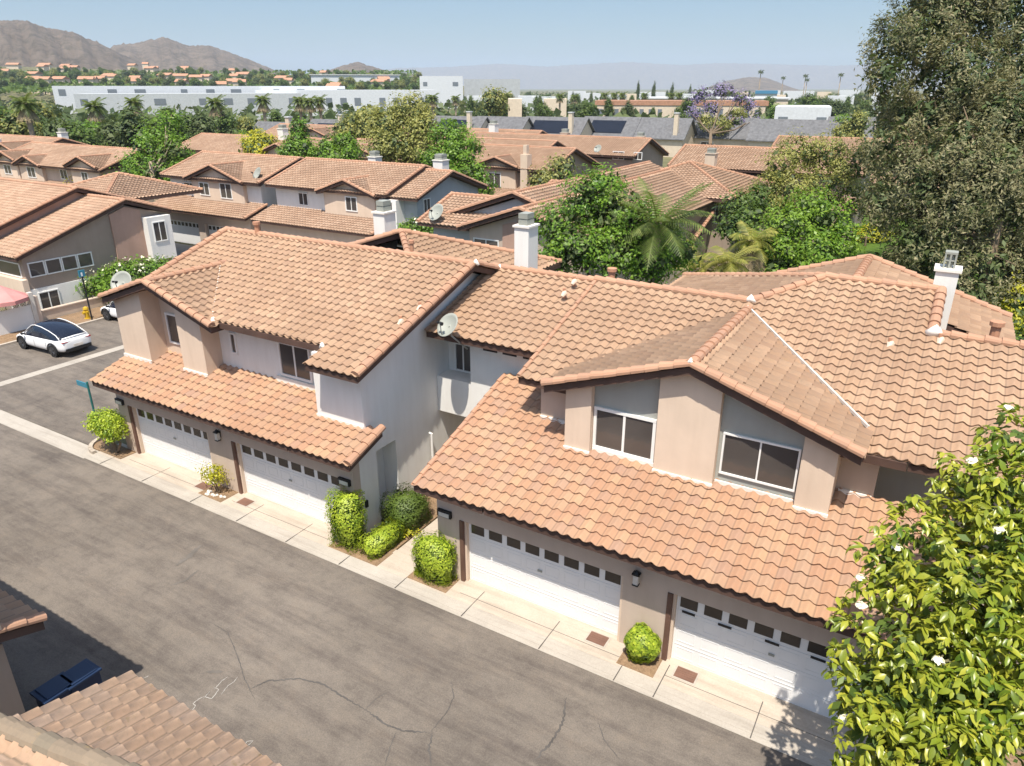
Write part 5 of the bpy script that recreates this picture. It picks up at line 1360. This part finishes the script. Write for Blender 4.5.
mb = MB(); mb.tube([(ux, uy, 0), (ux, uy, uz + .45)], .03, 8); mb.build("pole", M['iron'], um)
hy = atz(88, 319); t = thing("fire_hydrant", "yellow fire hydrant on the bark bed by the blue sign post", "hydrant", tuple(hy)); x, y = hy[:2]
mb = MB(); mb.tube([(x, y, 0), (x, y, .08), (x, y, .085), (x, y, .62), (x, y, .66), (x, y, .78), (x, y, .84)], [.2, .2, .14, .14, .18, .14, .04], 12); mb.build("barrel", M['yellow'], t, False)
mb = MB(); mb.tube([(x - .24, y, .5), (x + .24, y, .5)], .075, 10); mb.tube([(x, y - .24, .45), (x, y, .45)], .095, 10); mb.build("outlet", M['yellow'], t)
sp_ = atz(92.5, 321); x, y = sp_[:2]; t = thing("sign_post", "blue square sign on a dark post beside the yellow hydrant", "sign", tuple(sp_)); zt_ = aty(88, 272, y)[2]
mb = MB(); mb.tube([(x, y, 0), (x, y, zt_)], .05, 7); mb.build("post", M['iron'], t); mb = MB(); mb.box(x - .03, x + .05, y - .19, y + .19, zt_ - .4, zt_ + .02)
mb2 = MB(); mb2.box(x + .052, x + .058, y - .08, y + .02, zt_ - .34, zt_ - .12)
bl = mb.build("sign_board", M['blue_sign'], t); mb2.build("symbol", M['frame'], bl)
ss = atz(99, 432); x, y = ss[:2]; t = thing("street_sign", "teal street name sign on a green post at the corner bush", "sign", (x, y, 0))
tp = aty(92, 387, y); mb = MB(); mb.tube([(x, y, 0), (x, y, 2.35)], .045, 8); mb.build("post", M['green_post'], t)
mb = MB(); mb.box(x - .80, x - .05, y - .02, y + .02, 2.05, 2.27); b_ = mb.build("name_blade", M['blue_sign'], t)
# wheelie bins in the shade across the driveway
for k, (u, v) in enumerate(((64, 693), (88, 679))):
    q = atz(u, v, 1.05); x, y = q[0] - .4, q[1]
    t = thing("wheelie_bin", ("blue wheelie bin in the eave shade, nearer the dark eave corner", "blue wheelie bin in the eave shade, nearer the weathered tiles")[k], "bin", (x, y, 0), "blue bins in the near corner")
    mb = MB(); mb.prism([(x - .27, y - .33, .05), (x + .27, y - .33, .05), (x + .27, y + .33, .05), (x - .27, y + .33, .05)], (0, 0, .92)); mb.build("tub", M['bin_blue'], t)
    mb = MB(); mb.box(x - .32, x + .32, y - .40, y + .38, .973, 1.03); mb.box(x - .27, x + .27, y - .3, y + .3, 1.031, 1.06); mb.build("lid", M['bin_blue'], t, bevel=.01)
    for sx in (-1, 1): mb = MB(); mb.tube([(x + sx * .29, y + .28, .1), (x + sx * .34, y + .28, .1)], .1, 12); mb.build("wheel", M['tyre'], t)

# ------------------------------------------------------------------ trees
def lob(spec, squash=1.0):
    """lobes from picture points: (u, v, depth, radius[m], vertical radius)"""
    return [(*dp(u, v, d), r, r, rz) for (u, v, d, r, rz) in spec]
mg = lob([(905, 640, 11.6, 1.05, .9), (960, 600, 11.8, 1.2, 1.0), (1010, 560, 12.2, 1.2, 1.1), (940, 700, 11.2, 1.1, 1.0), (1000, 680, 11.2, 1.3, 1.1), (890, 560, 12.4, .55, .5), (935, 535, 12.4, .75, .6), (985, 490, 12.8, .85, .75), (880, 690, 11.3, .7, .6), (872, 735, 11.2, .6, .6), (1020, 440, 13.0, .6, .6), (1030, 500, 12.6, 1., .9), (910, 740, 11.2, 1.0, .9), (1040, 640, 11.2, 1.3, 1.2), (980, 760, 10.8, 1.3, 1.0)])
MT = tree("magnolia_tree", "glossy yellow-green magnolia with white flowers at the near right, over the last garage door", "tree", 2.05, 13.6, mg, 1150, 10, .17, (0.205, 0.080), 'lf_magnolia', .16, 2.6, seed=21, shell=.60, fine=True, jit=.55, inner=0, rosette=True)
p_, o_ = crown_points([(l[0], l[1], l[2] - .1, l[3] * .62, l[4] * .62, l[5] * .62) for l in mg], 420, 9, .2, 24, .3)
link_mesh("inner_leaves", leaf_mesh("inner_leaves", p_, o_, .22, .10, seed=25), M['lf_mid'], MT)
for k, (u, v, d) in enumerate(((860, 578, 12.0), (861, 606, 11.6), (897, 548, 11.9), (1008, 408, 12.8), (972, 461, 12.3), (998, 530, 11.6), (938, 661, 10.6), (844, 720, 11.2))):
    c = dp(u, v, d); g = np.random.default_rng(k); n = 9
    az = np.arange(n) * 2.4; dirs = np.stack([np.cos(az), np.sin(az), 0.35 + 0.5 * (np.arange(n) % 2)], 1)
    me = leaf_mesh("flower", c + unit(dirs) * .055, unit(dirs), .13, .075, seed=k, fine=True, jit=.3); link_mesh("flower", me, M['blossom'], MT)

eu = lob([(905, 40, 45, 2.2, 2.2), (885, 75, 44, 1.4, 1.3), (940, 20, 46, 2.8, 2.6), (1000, 10, 46, 3.2, 2.6), (960, 70, 44, 3.0, 2.4), (1030, 60, 45, 3.0, 2.6), (925, 115, 45, 2.3, 2.0), (900, 110, 46, 1.2, 1.1), (985, 130, 43, 3.0, 2.4), (1040, 140, 44, 3., 2.4), (890, 145, 44, 1.5, 1.4), (920, 175, 43, 2.4, 2.0), (965, 200, 42, 2.8, 2.2), (1020, 205, 42, 2.6, 2.2), (885, 200, 44, 1.5, 1.5), (930, 240, 43, 2.2, 1.8), (985, 262, 42, 2.2, 1.6), (1035, 255, 42, 2.4, 1.8), (905, 255, 45, 1.6, 1.3), (960, 290, 42, 1.8, 1.2), (1000, 170, 41, 2.6, 2.2), (1010, 110, 42, 2.6, 2.2), (960, 150, 42, 2.4, 2.0), (950, -30, 46, 3.2, 2.6), (1020, -50, 46, 3.2, 2.6)])
tree("eucalyptus_tree", "huge grey-green eucalyptus with drooping clumps filling the upper right", "tree", 3.1, 50.5, eu, 1900, 62, .36, (0.27, 0.085), 'lf_eucalypt', .5, 7, 'bark', seed=31, shell=.55, limbs=12, jit=.75, lean=(-.6, -1), inner=1.6, drape=True)
# sunlit clumps of the eucalyptus are painted into its leaf colour as pale patches; below: trees behind the near roofs
tree("ficus_tree", "dense bright green tree behind the near ridge, left of the feathery palm", "tree", *dp(612, 300, 37)[:2], lob([(560, 225, 35, 1.3, 1.2), (590, 200, 35.5, 1.6, 1.3), (620, 215, 35, 1.6, 1.5), (575, 245, 34.5, 1.5, 1.2), (610, 250, 34.5, 1.7, 1.2), (650, 235, 35, 1.5, 1.3), (605, 182, 36, 1.0, .8), (648, 260, 35, 1.5, 1.0), (555, 258, 34.6, 1.0, .9), (680, 250, 36, 1.0, .9)]), 480, 30, .24, (.20, .10), 'lf_bright', .22, 4, seed=41, inner=1.3)
pb = dp(658, 222, 34); palm("feather_palm", "feathery queen palm arching over the bright green tree", pb[0], pb[1], pb[2], 24, 3.1, 3, ll=.75, skirt=False, n=24, lw=.045, droop=(.4, .68))
for k, (u, v, d, h_) in enumerate(((728, 262, 39, 0), (752, 240, 41, 0), (700, 268, 40, 0))):
    pb = dp(u, v, d); palm("garden_palm", ("low yellowish palm behind the rear roofs, nearest the near ridge", "taller yellowish palm beside the round bright green tree", "low yellowish palm under the hip roofed townhouse")[k], pb[0], pb[1], max(1.2, pb[2]), 22, (2.0, 1.8, 2.0)[k], 10 + k, ll=.6, n=20, lw=.04, mat='lf_palmy')
tree("plum_tree", "round fresh green tree in front of the eucalyptus", "tree", *dp(808, 285, 42)[:2], lob([(790, 225, 42, 1.6, 1.3), (825, 220, 42, 1.6, 1.3), (808, 205, 42.5, 1.3, 1.0), (780, 250, 41.5, 1.5, 1.2), (815, 252, 41, 1.8, 1.3), (840, 240, 42, 1.3, 1.2), (775, 268, 41.5, 1.2, .9), (800, 270, 41, 1.5, .9), (765, 245, 42.5, .9, .9)]), 430, 26, .26, (.22, .13), 'lf_lime', .2, 4, seed=43)
tree("olive_tree", "broad olive-green tree standing before the tiled roof row", "tree", *dp(815, 260, 56)[:2], lob([(780, 165, 56, 1.4, 1.6), (800, 150, 57, 1.6, 1.5), (825, 155, 57, 1.8, 1.6), (850, 165, 56, 1.6, 1.5), (790, 190, 55, 1.8, 1.6), (825, 190, 55, 2., 1.5), (855, 195, 55, 1.8, 1.6), (768, 190, 55.5, 1.3, 1.3), (765, 210, 55, 1.3, 1.2), (870, 150, 58, 1.3, 1.3), (880, 175, 57, 1.4, 1.4)]), 460, 28, .30, (.24, .11), 'lf_olive', .3, 4, seed=44)
tree("shade_tree", "large round dark tree behind the blue-grey end wall", "tree", *dp(405, 190, 76)[:2], lob([(388, 125, 76, 2.2, 2.0), (410, 110, 76, 2.2, 1.8), (425, 130, 75, 2.0, 1.9), (398, 145, 75, 2.4, 1.8), (420, 150, 75, 2., 1.6), (383, 145, 75, 1.6, 1.5)]), 420, 26, .40, (.30, .16), 'lf_olive', .4, 6, seed=45)
tree("shade_tree", "bright green tree right of the large round dark tree", "tree", *dp(456, 200, 68)[:2], lob([(450, 135, 68, 1.8, 1.5), (462, 150, 67, 2., 1.6), (440, 160, 67, 1.8, 1.6), (470, 172, 66, 1.8, 1.5), (450, 180, 66, 2., 1.4), (482, 185, 66, 1.2, 1.2), (430, 180, 66, 1.3, 1.2)]), 400, 24, .34, (.28, .16), 'lf_bright', .3, 5, seed=46)
tree("sycamore_tree", "airy green sycamore with pale branches left of the white garage doors", "tree", *dp(158, 205, 74)[:2], lob([(160, 135, 76, 2., 1.8), (175, 150, 75, 2., 1.7), (140, 165, 74, 1.8, 1.4), (158, 172, 74, 2.2, 1.5), (178, 175, 74, 1.7, 1.4), (150, 150, 75, 1.7, 1.5), (130, 178, 74, 1.1, 1.0), (168, 120, 76, 1.3, 1.2)]), 260, 24, .38, (.30, .18), 'lf_bright', .3, 7, 'bark_pale', seed=47, shell=.35)
tree("shrub_tree", "yellow-green shrub tree between the tan gabled townhouses and the sycamore", "tree", *dp(95, 195, 80)[:2], lob([(90, 178, 80, 1.8, 1.3), (102, 176, 80, 1.5, 1.2), (82, 182, 80, 1.3, 1.1), (97, 188, 79, 1.8, 1.0)]), 300, 12, .34, (.3, .17), 'lf_yellow', .16, 2, seed=48)
tree("shrub_tree", "rounded yellow tree among the tiled roofs", "tree", *dp(258, 160, 95)[:2], lob([(252, 145, 95, 1.5, 1.2), (265, 143, 95, 1.6, 1.2), (258, 138, 96, 1.3, 1.0), (260, 150, 94, 1.7, 1.0)]), 240, 12, .36, (.34, .2), 'lf_yellow', .18, 4, seed=49)
tree("shrub_tree", "pointed bright tree left of the pair behind the tan townhouse roof", "tree", *dp(300, 165, 84)[:2], lob([(300, 130, 84, .9, 1.1), (297, 143, 84, 1.4, 1.2), (304, 150, 83, 1.6, 1.2), (290, 152, 83, 1.4, 1.1), (312, 155, 83, 1.2, .9)]), 280, 12, .34, (.34, .2), 'lf_bright', .18, 5, seed=50)
tree("shrub_tree", "low bright tree right of the pair behind the tan townhouse roof", "tree", *dp(340, 165, 80)[:2], lob([(330, 148, 80, 1.3, 1.0), (345, 143, 80, 1.3, 1.0), (350, 153, 79, 1.3, 1.0), (335, 157, 79, 1.5, .9)]), 260, 12, .32, (.34, .2), 'lf_bright', .16, 4, seed=51)
jl = lob([(700, 95, 160, 3.2, 2.4), (722, 90, 160, 3.4, 2.2), (740, 97, 160, 3., 2.), (695, 112, 158, 2.8, 2.), (735, 120, 158, 2.8, 1.8), (712, 108, 160, 3., 2.), (755, 118, 158, 2., 1.5), (748, 105, 160, 2.4, 1.8)])
JT = tree("jacaranda_tree", "violet blossoming jacaranda above the grey shingled roofs", "tree", *far(715, 165), [(a, b, c, r1 * .8, r2 * .8, r3 * .8) for (a, b, c, r1, r2, r3) in jl], 300, 14, .45, (.36, .24), 'lf_violet', .45, 6, seed=52, shell=.3)
p_, o_ = crown_points(lob([(722, 125, 156, 2.6, 1.8), (705, 122, 157, 1.6, 1.4), (738, 113, 158, 1.6, 1.2)]), 170, 12, .5, 53, .3); link_mesh("green_leaves", leaf_mesh("green_leaves", p_, o_, .5, .28, seed=53), M['lf_olive'], JT)
ft = tree("flowering_tree", "dense leafy tree dotted with cream flowers beyond the left gable", "tree", *dp(125, 300, 50)[:2], lob([(105, 280, 50, 1.3, .8), (125, 272, 50, 1.4, .8), (145, 270, 50, 1.4, .8), (162, 268, 51, 1.3, .7), (95, 287, 49.5, .9, .6), (115, 288, 49, 1.2, .7), (135, 284, 49, 1.2, .7)]), 420, 13, .22, (.22, .12), 'lf_bright', .15, 1.8, seed=54)
p_, o_ = crown_points(lob([(105, 278, 49.6, 1.3, .8), (125, 270, 49.6, 1.4, .8), (145, 268, 49.6, 1.4, .8), (162, 266, 50.6, 1.3, .7)]), 110, 3, .06, 55, .97); link_mesh("blossom", leaf_mesh("blossom", p_, o_, .15, .12, seed=55), M['blossom'], ft)
ft = tree("flowering_shrub", "leafy shrub with cream flowers between the near far-ridge and the blue-grey wall", "shrub", *dp(420, 240, 56)[:2], lob([(412, 228, 56, .9, .7), (425, 227, 56, .9, .7), (405, 230, 56, .7, .6), (434, 232, 56, .7, .6)]), 160, 12, .2, (.22, .13), 'lf_bright', .1, 1.2, seed=56)
p_, o_ = crown_points(lob([(412, 227, 55.7, .9, .7), (425, 226, 55.7, .9, .7)]), 16, 4, .08, 57, .97); link_mesh("blossom", leaf_mesh("blossom", p_, o_, .24, .18, seed=57), M['blossom'], ft)
tree("shrub_tree", "sparse yellowing shrub climbing the wall below the tall tan chimney", "shrub", *dp(556, 190, 70)[:2], lob([(548, 178, 70, 1.6, 1.1), (562, 168, 70, 1.4, 1.4), (555, 160, 70, .9, .9), (540, 182, 69, 1.2, .8)]), 120, 9, .36, (.3, .16), 'lf_olive', .1, 2, seed=58)
tree("garden_bush", "yellow-green bush at the right edge below the eucalyptus", "shrub", *dp(1015, 320, 42)[:2], lob([(1015, 300, 42, 1.4, 1.3), (1035, 290, 42, 1.5, 1.4), (1022, 275, 43, 1.2, 1.0), (1010, 322, 41, 1.0, .8)]), 220, 12, .25, (.24, .13), 'lf_yellow', .1, 1, seed=59)
tree("garden_bush", "clipped yellow bush on the lawn behind the round fresh green tree", "shrub", *atz(865, 246)[:2], lob([(862, 237, 70, 1.3, .9), (872, 234, 70, 1.3, .9), (880, 238, 70, 1.1, .8)]), 160, 12, .25, (.26, .16), 'lf_yellow', .1, 1, seed=60)
tree("garden_tree", "small green tree in the gap below the olive-green tree", "tree", *dp(740, 225, 50)[:2], lob([(738, 205, 50, 1.2, 1.1), (748, 218, 49, 1.3, 1.1), (735, 228, 48, 1.2, .9), (756, 200, 51, 1.1, 1.1)]), 240, 12, .26, (.26, .14), 'lf_mid', .12, 3, seed=61)
for k, (u, v, d) in enumerate(((972, 318, 46), (905, 268, 60), (1010, 345, 38))):
    tree("garden_bush", ("dark low bush at the foot of the eucalyptus trunk", "dark shrub on the lawn edge behind the rear hip roof", "dark bush behind the right end ridge, at the frame edge")[k], "shrub", *dp(u, v, d)[:2], [(*dp(u, v, d), 1.5, 1.5, .8), (*dp(u + 12, v + 4, d), 1.2, 1.2, .7)], 90, 12, .25, (.24, .13), 'lf_mid', .08, .6, seed=62 + k)

# a belt of tall trees and palms in front of the white warehouses
def far_tree_proto(k, mat, tall):
    g = random.Random(k)
    lo = auto_lobes(0, 0, 2.2 if not tall else 1.5, 10 + (3 if tall else 0), 3.3 if not tall else 1.7, 3.3 if not tall else 1.7, 9, k)
    return tree("dense_tree", "x", "tree", 0, 0, lo, 420, 13, .5, (.46, .27), mat, .3, 5, seed=100 + k, shell=.4)
PROT = [far_tree_proto(k, m_, t_) for k, (m_, t_) in enumerate((('lf_mid', False), ('lf_dark', False), ('lf_olive', False), ('lf_dark', True), ('lf_bright', False), ('lf_mid', True)))]
TNAME = ["mid green rounded tree", "dark green rounded tree", "olive coloured rounded tree", "dark slim tree", "bright green rounded tree", "mid green slim tree"]
USED = [False] * 6
def put_tree(k, u, dist, vtop, label, group, wid=1.0):
    x, y, zt_ = far(u, dist, vtop)
    o = PROT[k] if not USED[k] else copy_tree(PROT[k]); USED[k] = True
    h = max(3.0, zt_); s = h / (11.8 if k not in (3, 5) else 14.6)
    o.location = (x, y, 0); o.scale = (s * wid, s * wid, s); o.rotation_euler = (0, 0, (u * 1.7) % 6.28)
    tag(o, label, "tree", group); return o
belt = [(2, 6, 138, 95, 1.2), (0, 28, 140, 104, 1.1), (1, 44, 125, 104, 1.1), (0, 62, 118, 112, 1.2), (4, 78, 128, 108, 1.1), (1, 100, 122, 106, 1.0), (0, 118, 126, 100, 1.1), (3, 128, 118, 98, 1.6), (1, 140, 130, 104, 1.0),
        (5, 168, 135, 98, 1.4), (0, 182, 140, 104, 1.0), (1, 196, 138, 100, 1.0), (0, 214, 150, 104, 1.0), (2, 236, 150, 106, .9), (1, 225, 145, 118, .9), (5, 275, 165, 105, 1.3), (4, 232, 142, 122, .9),
        (2, 358, 118, 92, 1.0), (2, 378, 112, 88, .9), (3, 340, 125, 104, 1.5), (2, 346, 120, 98, .8), (0, 505, 215, 98, .8), (1, 522, 220, 95, 1.0), (0, 545, 230, 97, 1.0), (1, 578, 225, 96, 1.1), (5, 588, 215, 98, 1.4), (2, 490, 200, 75, .95), (1, 480, 195, 100, .9),
        (1, 470, 200, 108, .8), (0, 418, 190, 112, .8), (2, 860, 160, 100, 1.0), (4, 848, 170, 105, 1.0), (0, 808, 300, 88, 1.2), (1, 828, 310, 90, 1.2), (4, 778, 250, 97, 1.0), (4, 795, 255, 98, 1.0), (1, 840, 260, 92, 1.1), (0, 768, 330, 92, 1.2),
        (1, 12, 150, 92, 1.2), (0, -12, 140, 92, 1.3), (2, 30, 160, 88, 1.3), (1, -25, 140, 92, 1.2), (0, 15, 145, 104, 1.2), (1, 50, 142, 106, 1.2), (3, 895, 150, 100, 1.4)]
for (k, u, d, v, w) in belt:
    put_tree(k, u, d, v, "%s of the belt between the tiled roofs and the white warehouses" % TNAME[k], "trees before the white warehouses", w)
g = random.Random(5)
for n_ in range(130):
    k = g.choice((0, 1, 1, 2, 3, 5)); d = 260 + 900 * g.random() ** 1.5; u = g.uniform(395, 900); hpx = g.uniform(6, 12) * 719 / d
    base = 88 + CAM_H * 719 / d; put_tree(k, u, d, base - g.uniform(7, 13) * 719 / d, "small %s in the distant town right of the warehouses" % TNAME[k], "trees of the distant town", g.uniform(.8, 1.3))
for (u, v) in ((638, 78), (654, 78), (672, 80), (690, 82), (716, 80), (733, 82)):
    put_tree(3, u, 620, v, "dark cypress spike on the town skyline", "cypress trees on the skyline", .55)
for n_ in range(190):      # trees on the slope with the orange roofs
    k = g.choice((0, 1, 1, 2)); u = g.uniform(-20, 420); v = g.uniform(66, 82) + max(0, (u - 200) * .02)
    d = 640 + (82 - v) * 22; x, y, z = far(u, d, v + 3)
    o = copy_tree(PROT[k]); s = g.uniform(.7, 1.3); o.location = (x, y, z - 6.5 * s); o.scale = (s * 1.2, s * 1.2, s); tag(o, "small %s on the slope with the orange roofs" % TNAME[k], "tree", "trees on the hillside")
# hillside houses with orange roofs
hr = thing("hillside_house", "small house with a faded orange roof on the slope below the brown hill", "house", (0, 0, 0), "orange roofed hillside houses")
mb = MB(); mb.box(-6.5, 6.5, -5, 5, -14, 2.6); mb.build("wall", M['creamwall'], hr)
mb = MB(); mb.yz([(-6, 2.4), (6, 2.4), (0, 4.6)], -7, 7); mb.build("roof", M['orange_roof'], hr)
first = True
for n_ in range(46):
    u = g.uniform(-10, 250) if n_ < 38 else g.uniform(250, 420); v = g.uniform(62.5, 80) + max(0, (u - 150) * .03); d = 640 + (82 - v) * 24
    x, y, z = far(u, d, v)
    o = hr if first else copy_tree(hr); first = False
    o.location = (x, y, z - 4); o.rotation_euler = (0, 0, g.uniform(.2, .9)); s = g.uniform(.55, 1.05); o.scale = (s, s, 1); tag(o, "small house with a faded orange roof on the slope below the brown hill", "house", "orange roofed hillside houses")
# palms
pp_ = palm("fan_palm", "x", 0, 0, 9.0, 30, 1.9, 77, "palms before the white warehouses", 'lf_palm', True, .6, .28, n=12, lw=.09)
for k, (u, d, v) in enumerate(((21, 128, 97), (90, 140, 101), (131, 165, 98), (213, 150, 98), (261, 175, 96), (298, 185, 97), (308, 182, 98), (318, 188, 97), (432, 215, 95), (455, 260, 96), (505, 230, 93), (560, 280, 94), (575, 285, 95), (605, 290, 93), (615, 295, 93), (623, 300, 93), (645, 300, 93), (672, 310, 93), (680, 305, 93))):
    x, y, z = far(u, d, v); o = pp_ if k == 0 else copy_tree(pp_)
    s = max(.8, z / 9.6); o.location = (x, y, 0); o.scale = (min(s, 1.4), min(s, 1.4), s); tag(o, "shaggy fan palm with a skirt of dead fronds before the warehouses and town", "palm tree", "palms before the white warehouses")
sk = palm("tall_palm", "x", 0, 0, 22.0, 26, 2.4, 78, "tall palms on the skyline", 'lf_dark', False, .8, .25, n=10, lw=.12)
for k, (u, d, v) in enumerate(((759, 560, 72), (782, 600, 78), (804, 560, 76), (839, 520, 75), (806, 540, 80))):
    x, y, z = far(u, d, v); o = sk if k == 0 else copy_tree(sk)
    s = z / 22; o.location = (x, y, 0); o.scale = (s, s, s); tag(o, "tall thin palm standing above the distant skyline", "palm tree", "tall palms on the skyline")
pb = far(862, 110); o = copy_tree(pp_); o.location = (pb[0], pb[1], 0); o.scale = (1.5, 1.5, .75); tag(o, "low spreading fan palm beside the eucalyptus, before the grey roofs", "palm tree", "palms before the white warehouses")
# the wooded plain between the town's buildings reads as one dark mass
gg = np.random.default_rng(9); n = 15000
uu = gg.uniform(-60, 1080, n); dd = 230 + 1500 * gg.random(n) ** 1.6
P = np.array([far(a, b) for a, b in zip(uu, dd)])
pos = np.concatenate([np.stack([P[:, 0] + gg.normal(0, 2.5, n), P[:, 1] + gg.normal(0, 2.5, n), gg.uniform(0.3, 6.5, n)], 1)])
o = link_mesh("woods", leaf_mesh("woods", pos, unit(gg.normal(0, 1, (n, 3)) + np.array([0, -.3, .6])), 3.6, 2.6, seed=3), M['lf_dark']); tag(o, kind='stuff')
gg = np.random.default_rng(19); n = 6500
uu = gg.uniform(-60, 420, n); vv = gg.uniform(68, 86, n); dd = 640 + (84 - vv) * 24
pos = np.array([far(a, b, v) for a, b, v in zip(uu, dd, vv)]) - np.array([0, 0, 3]); 
o = link_mesh("woods", leaf_mesh("woods", pos, unit(gg.normal(0, 1, (n, 3)) + np.array([0, -.3, .6])), 5.0, 3.5, seed=4), M['lf_mid']); tag(o, kind='stuff')

# ------------------------------------------------------------------ the air
hz = MB(); hz.box(-11500, 9500, -400, 14500, -3.2, 540); H = hz.build("haze", None); tag(H, kind='stuff')
m, nt, b = new_mat("summer_haze"); nt.nodes.remove(b)
pv = nt.nodes.new("ShaderNodeVolumePrincipled"); pv.inputs["Density"].default_value = 1.0e-4; pv.inputs["Color"].default_value = (0.60, 0.71, 0.88, 1); pv.inputs["Anisotropy"].default_value = 0.0
L(nt, pv.outputs[0], nt.nodes["Material Output"].inputs["Volume"]); H.data.materials.append(m)
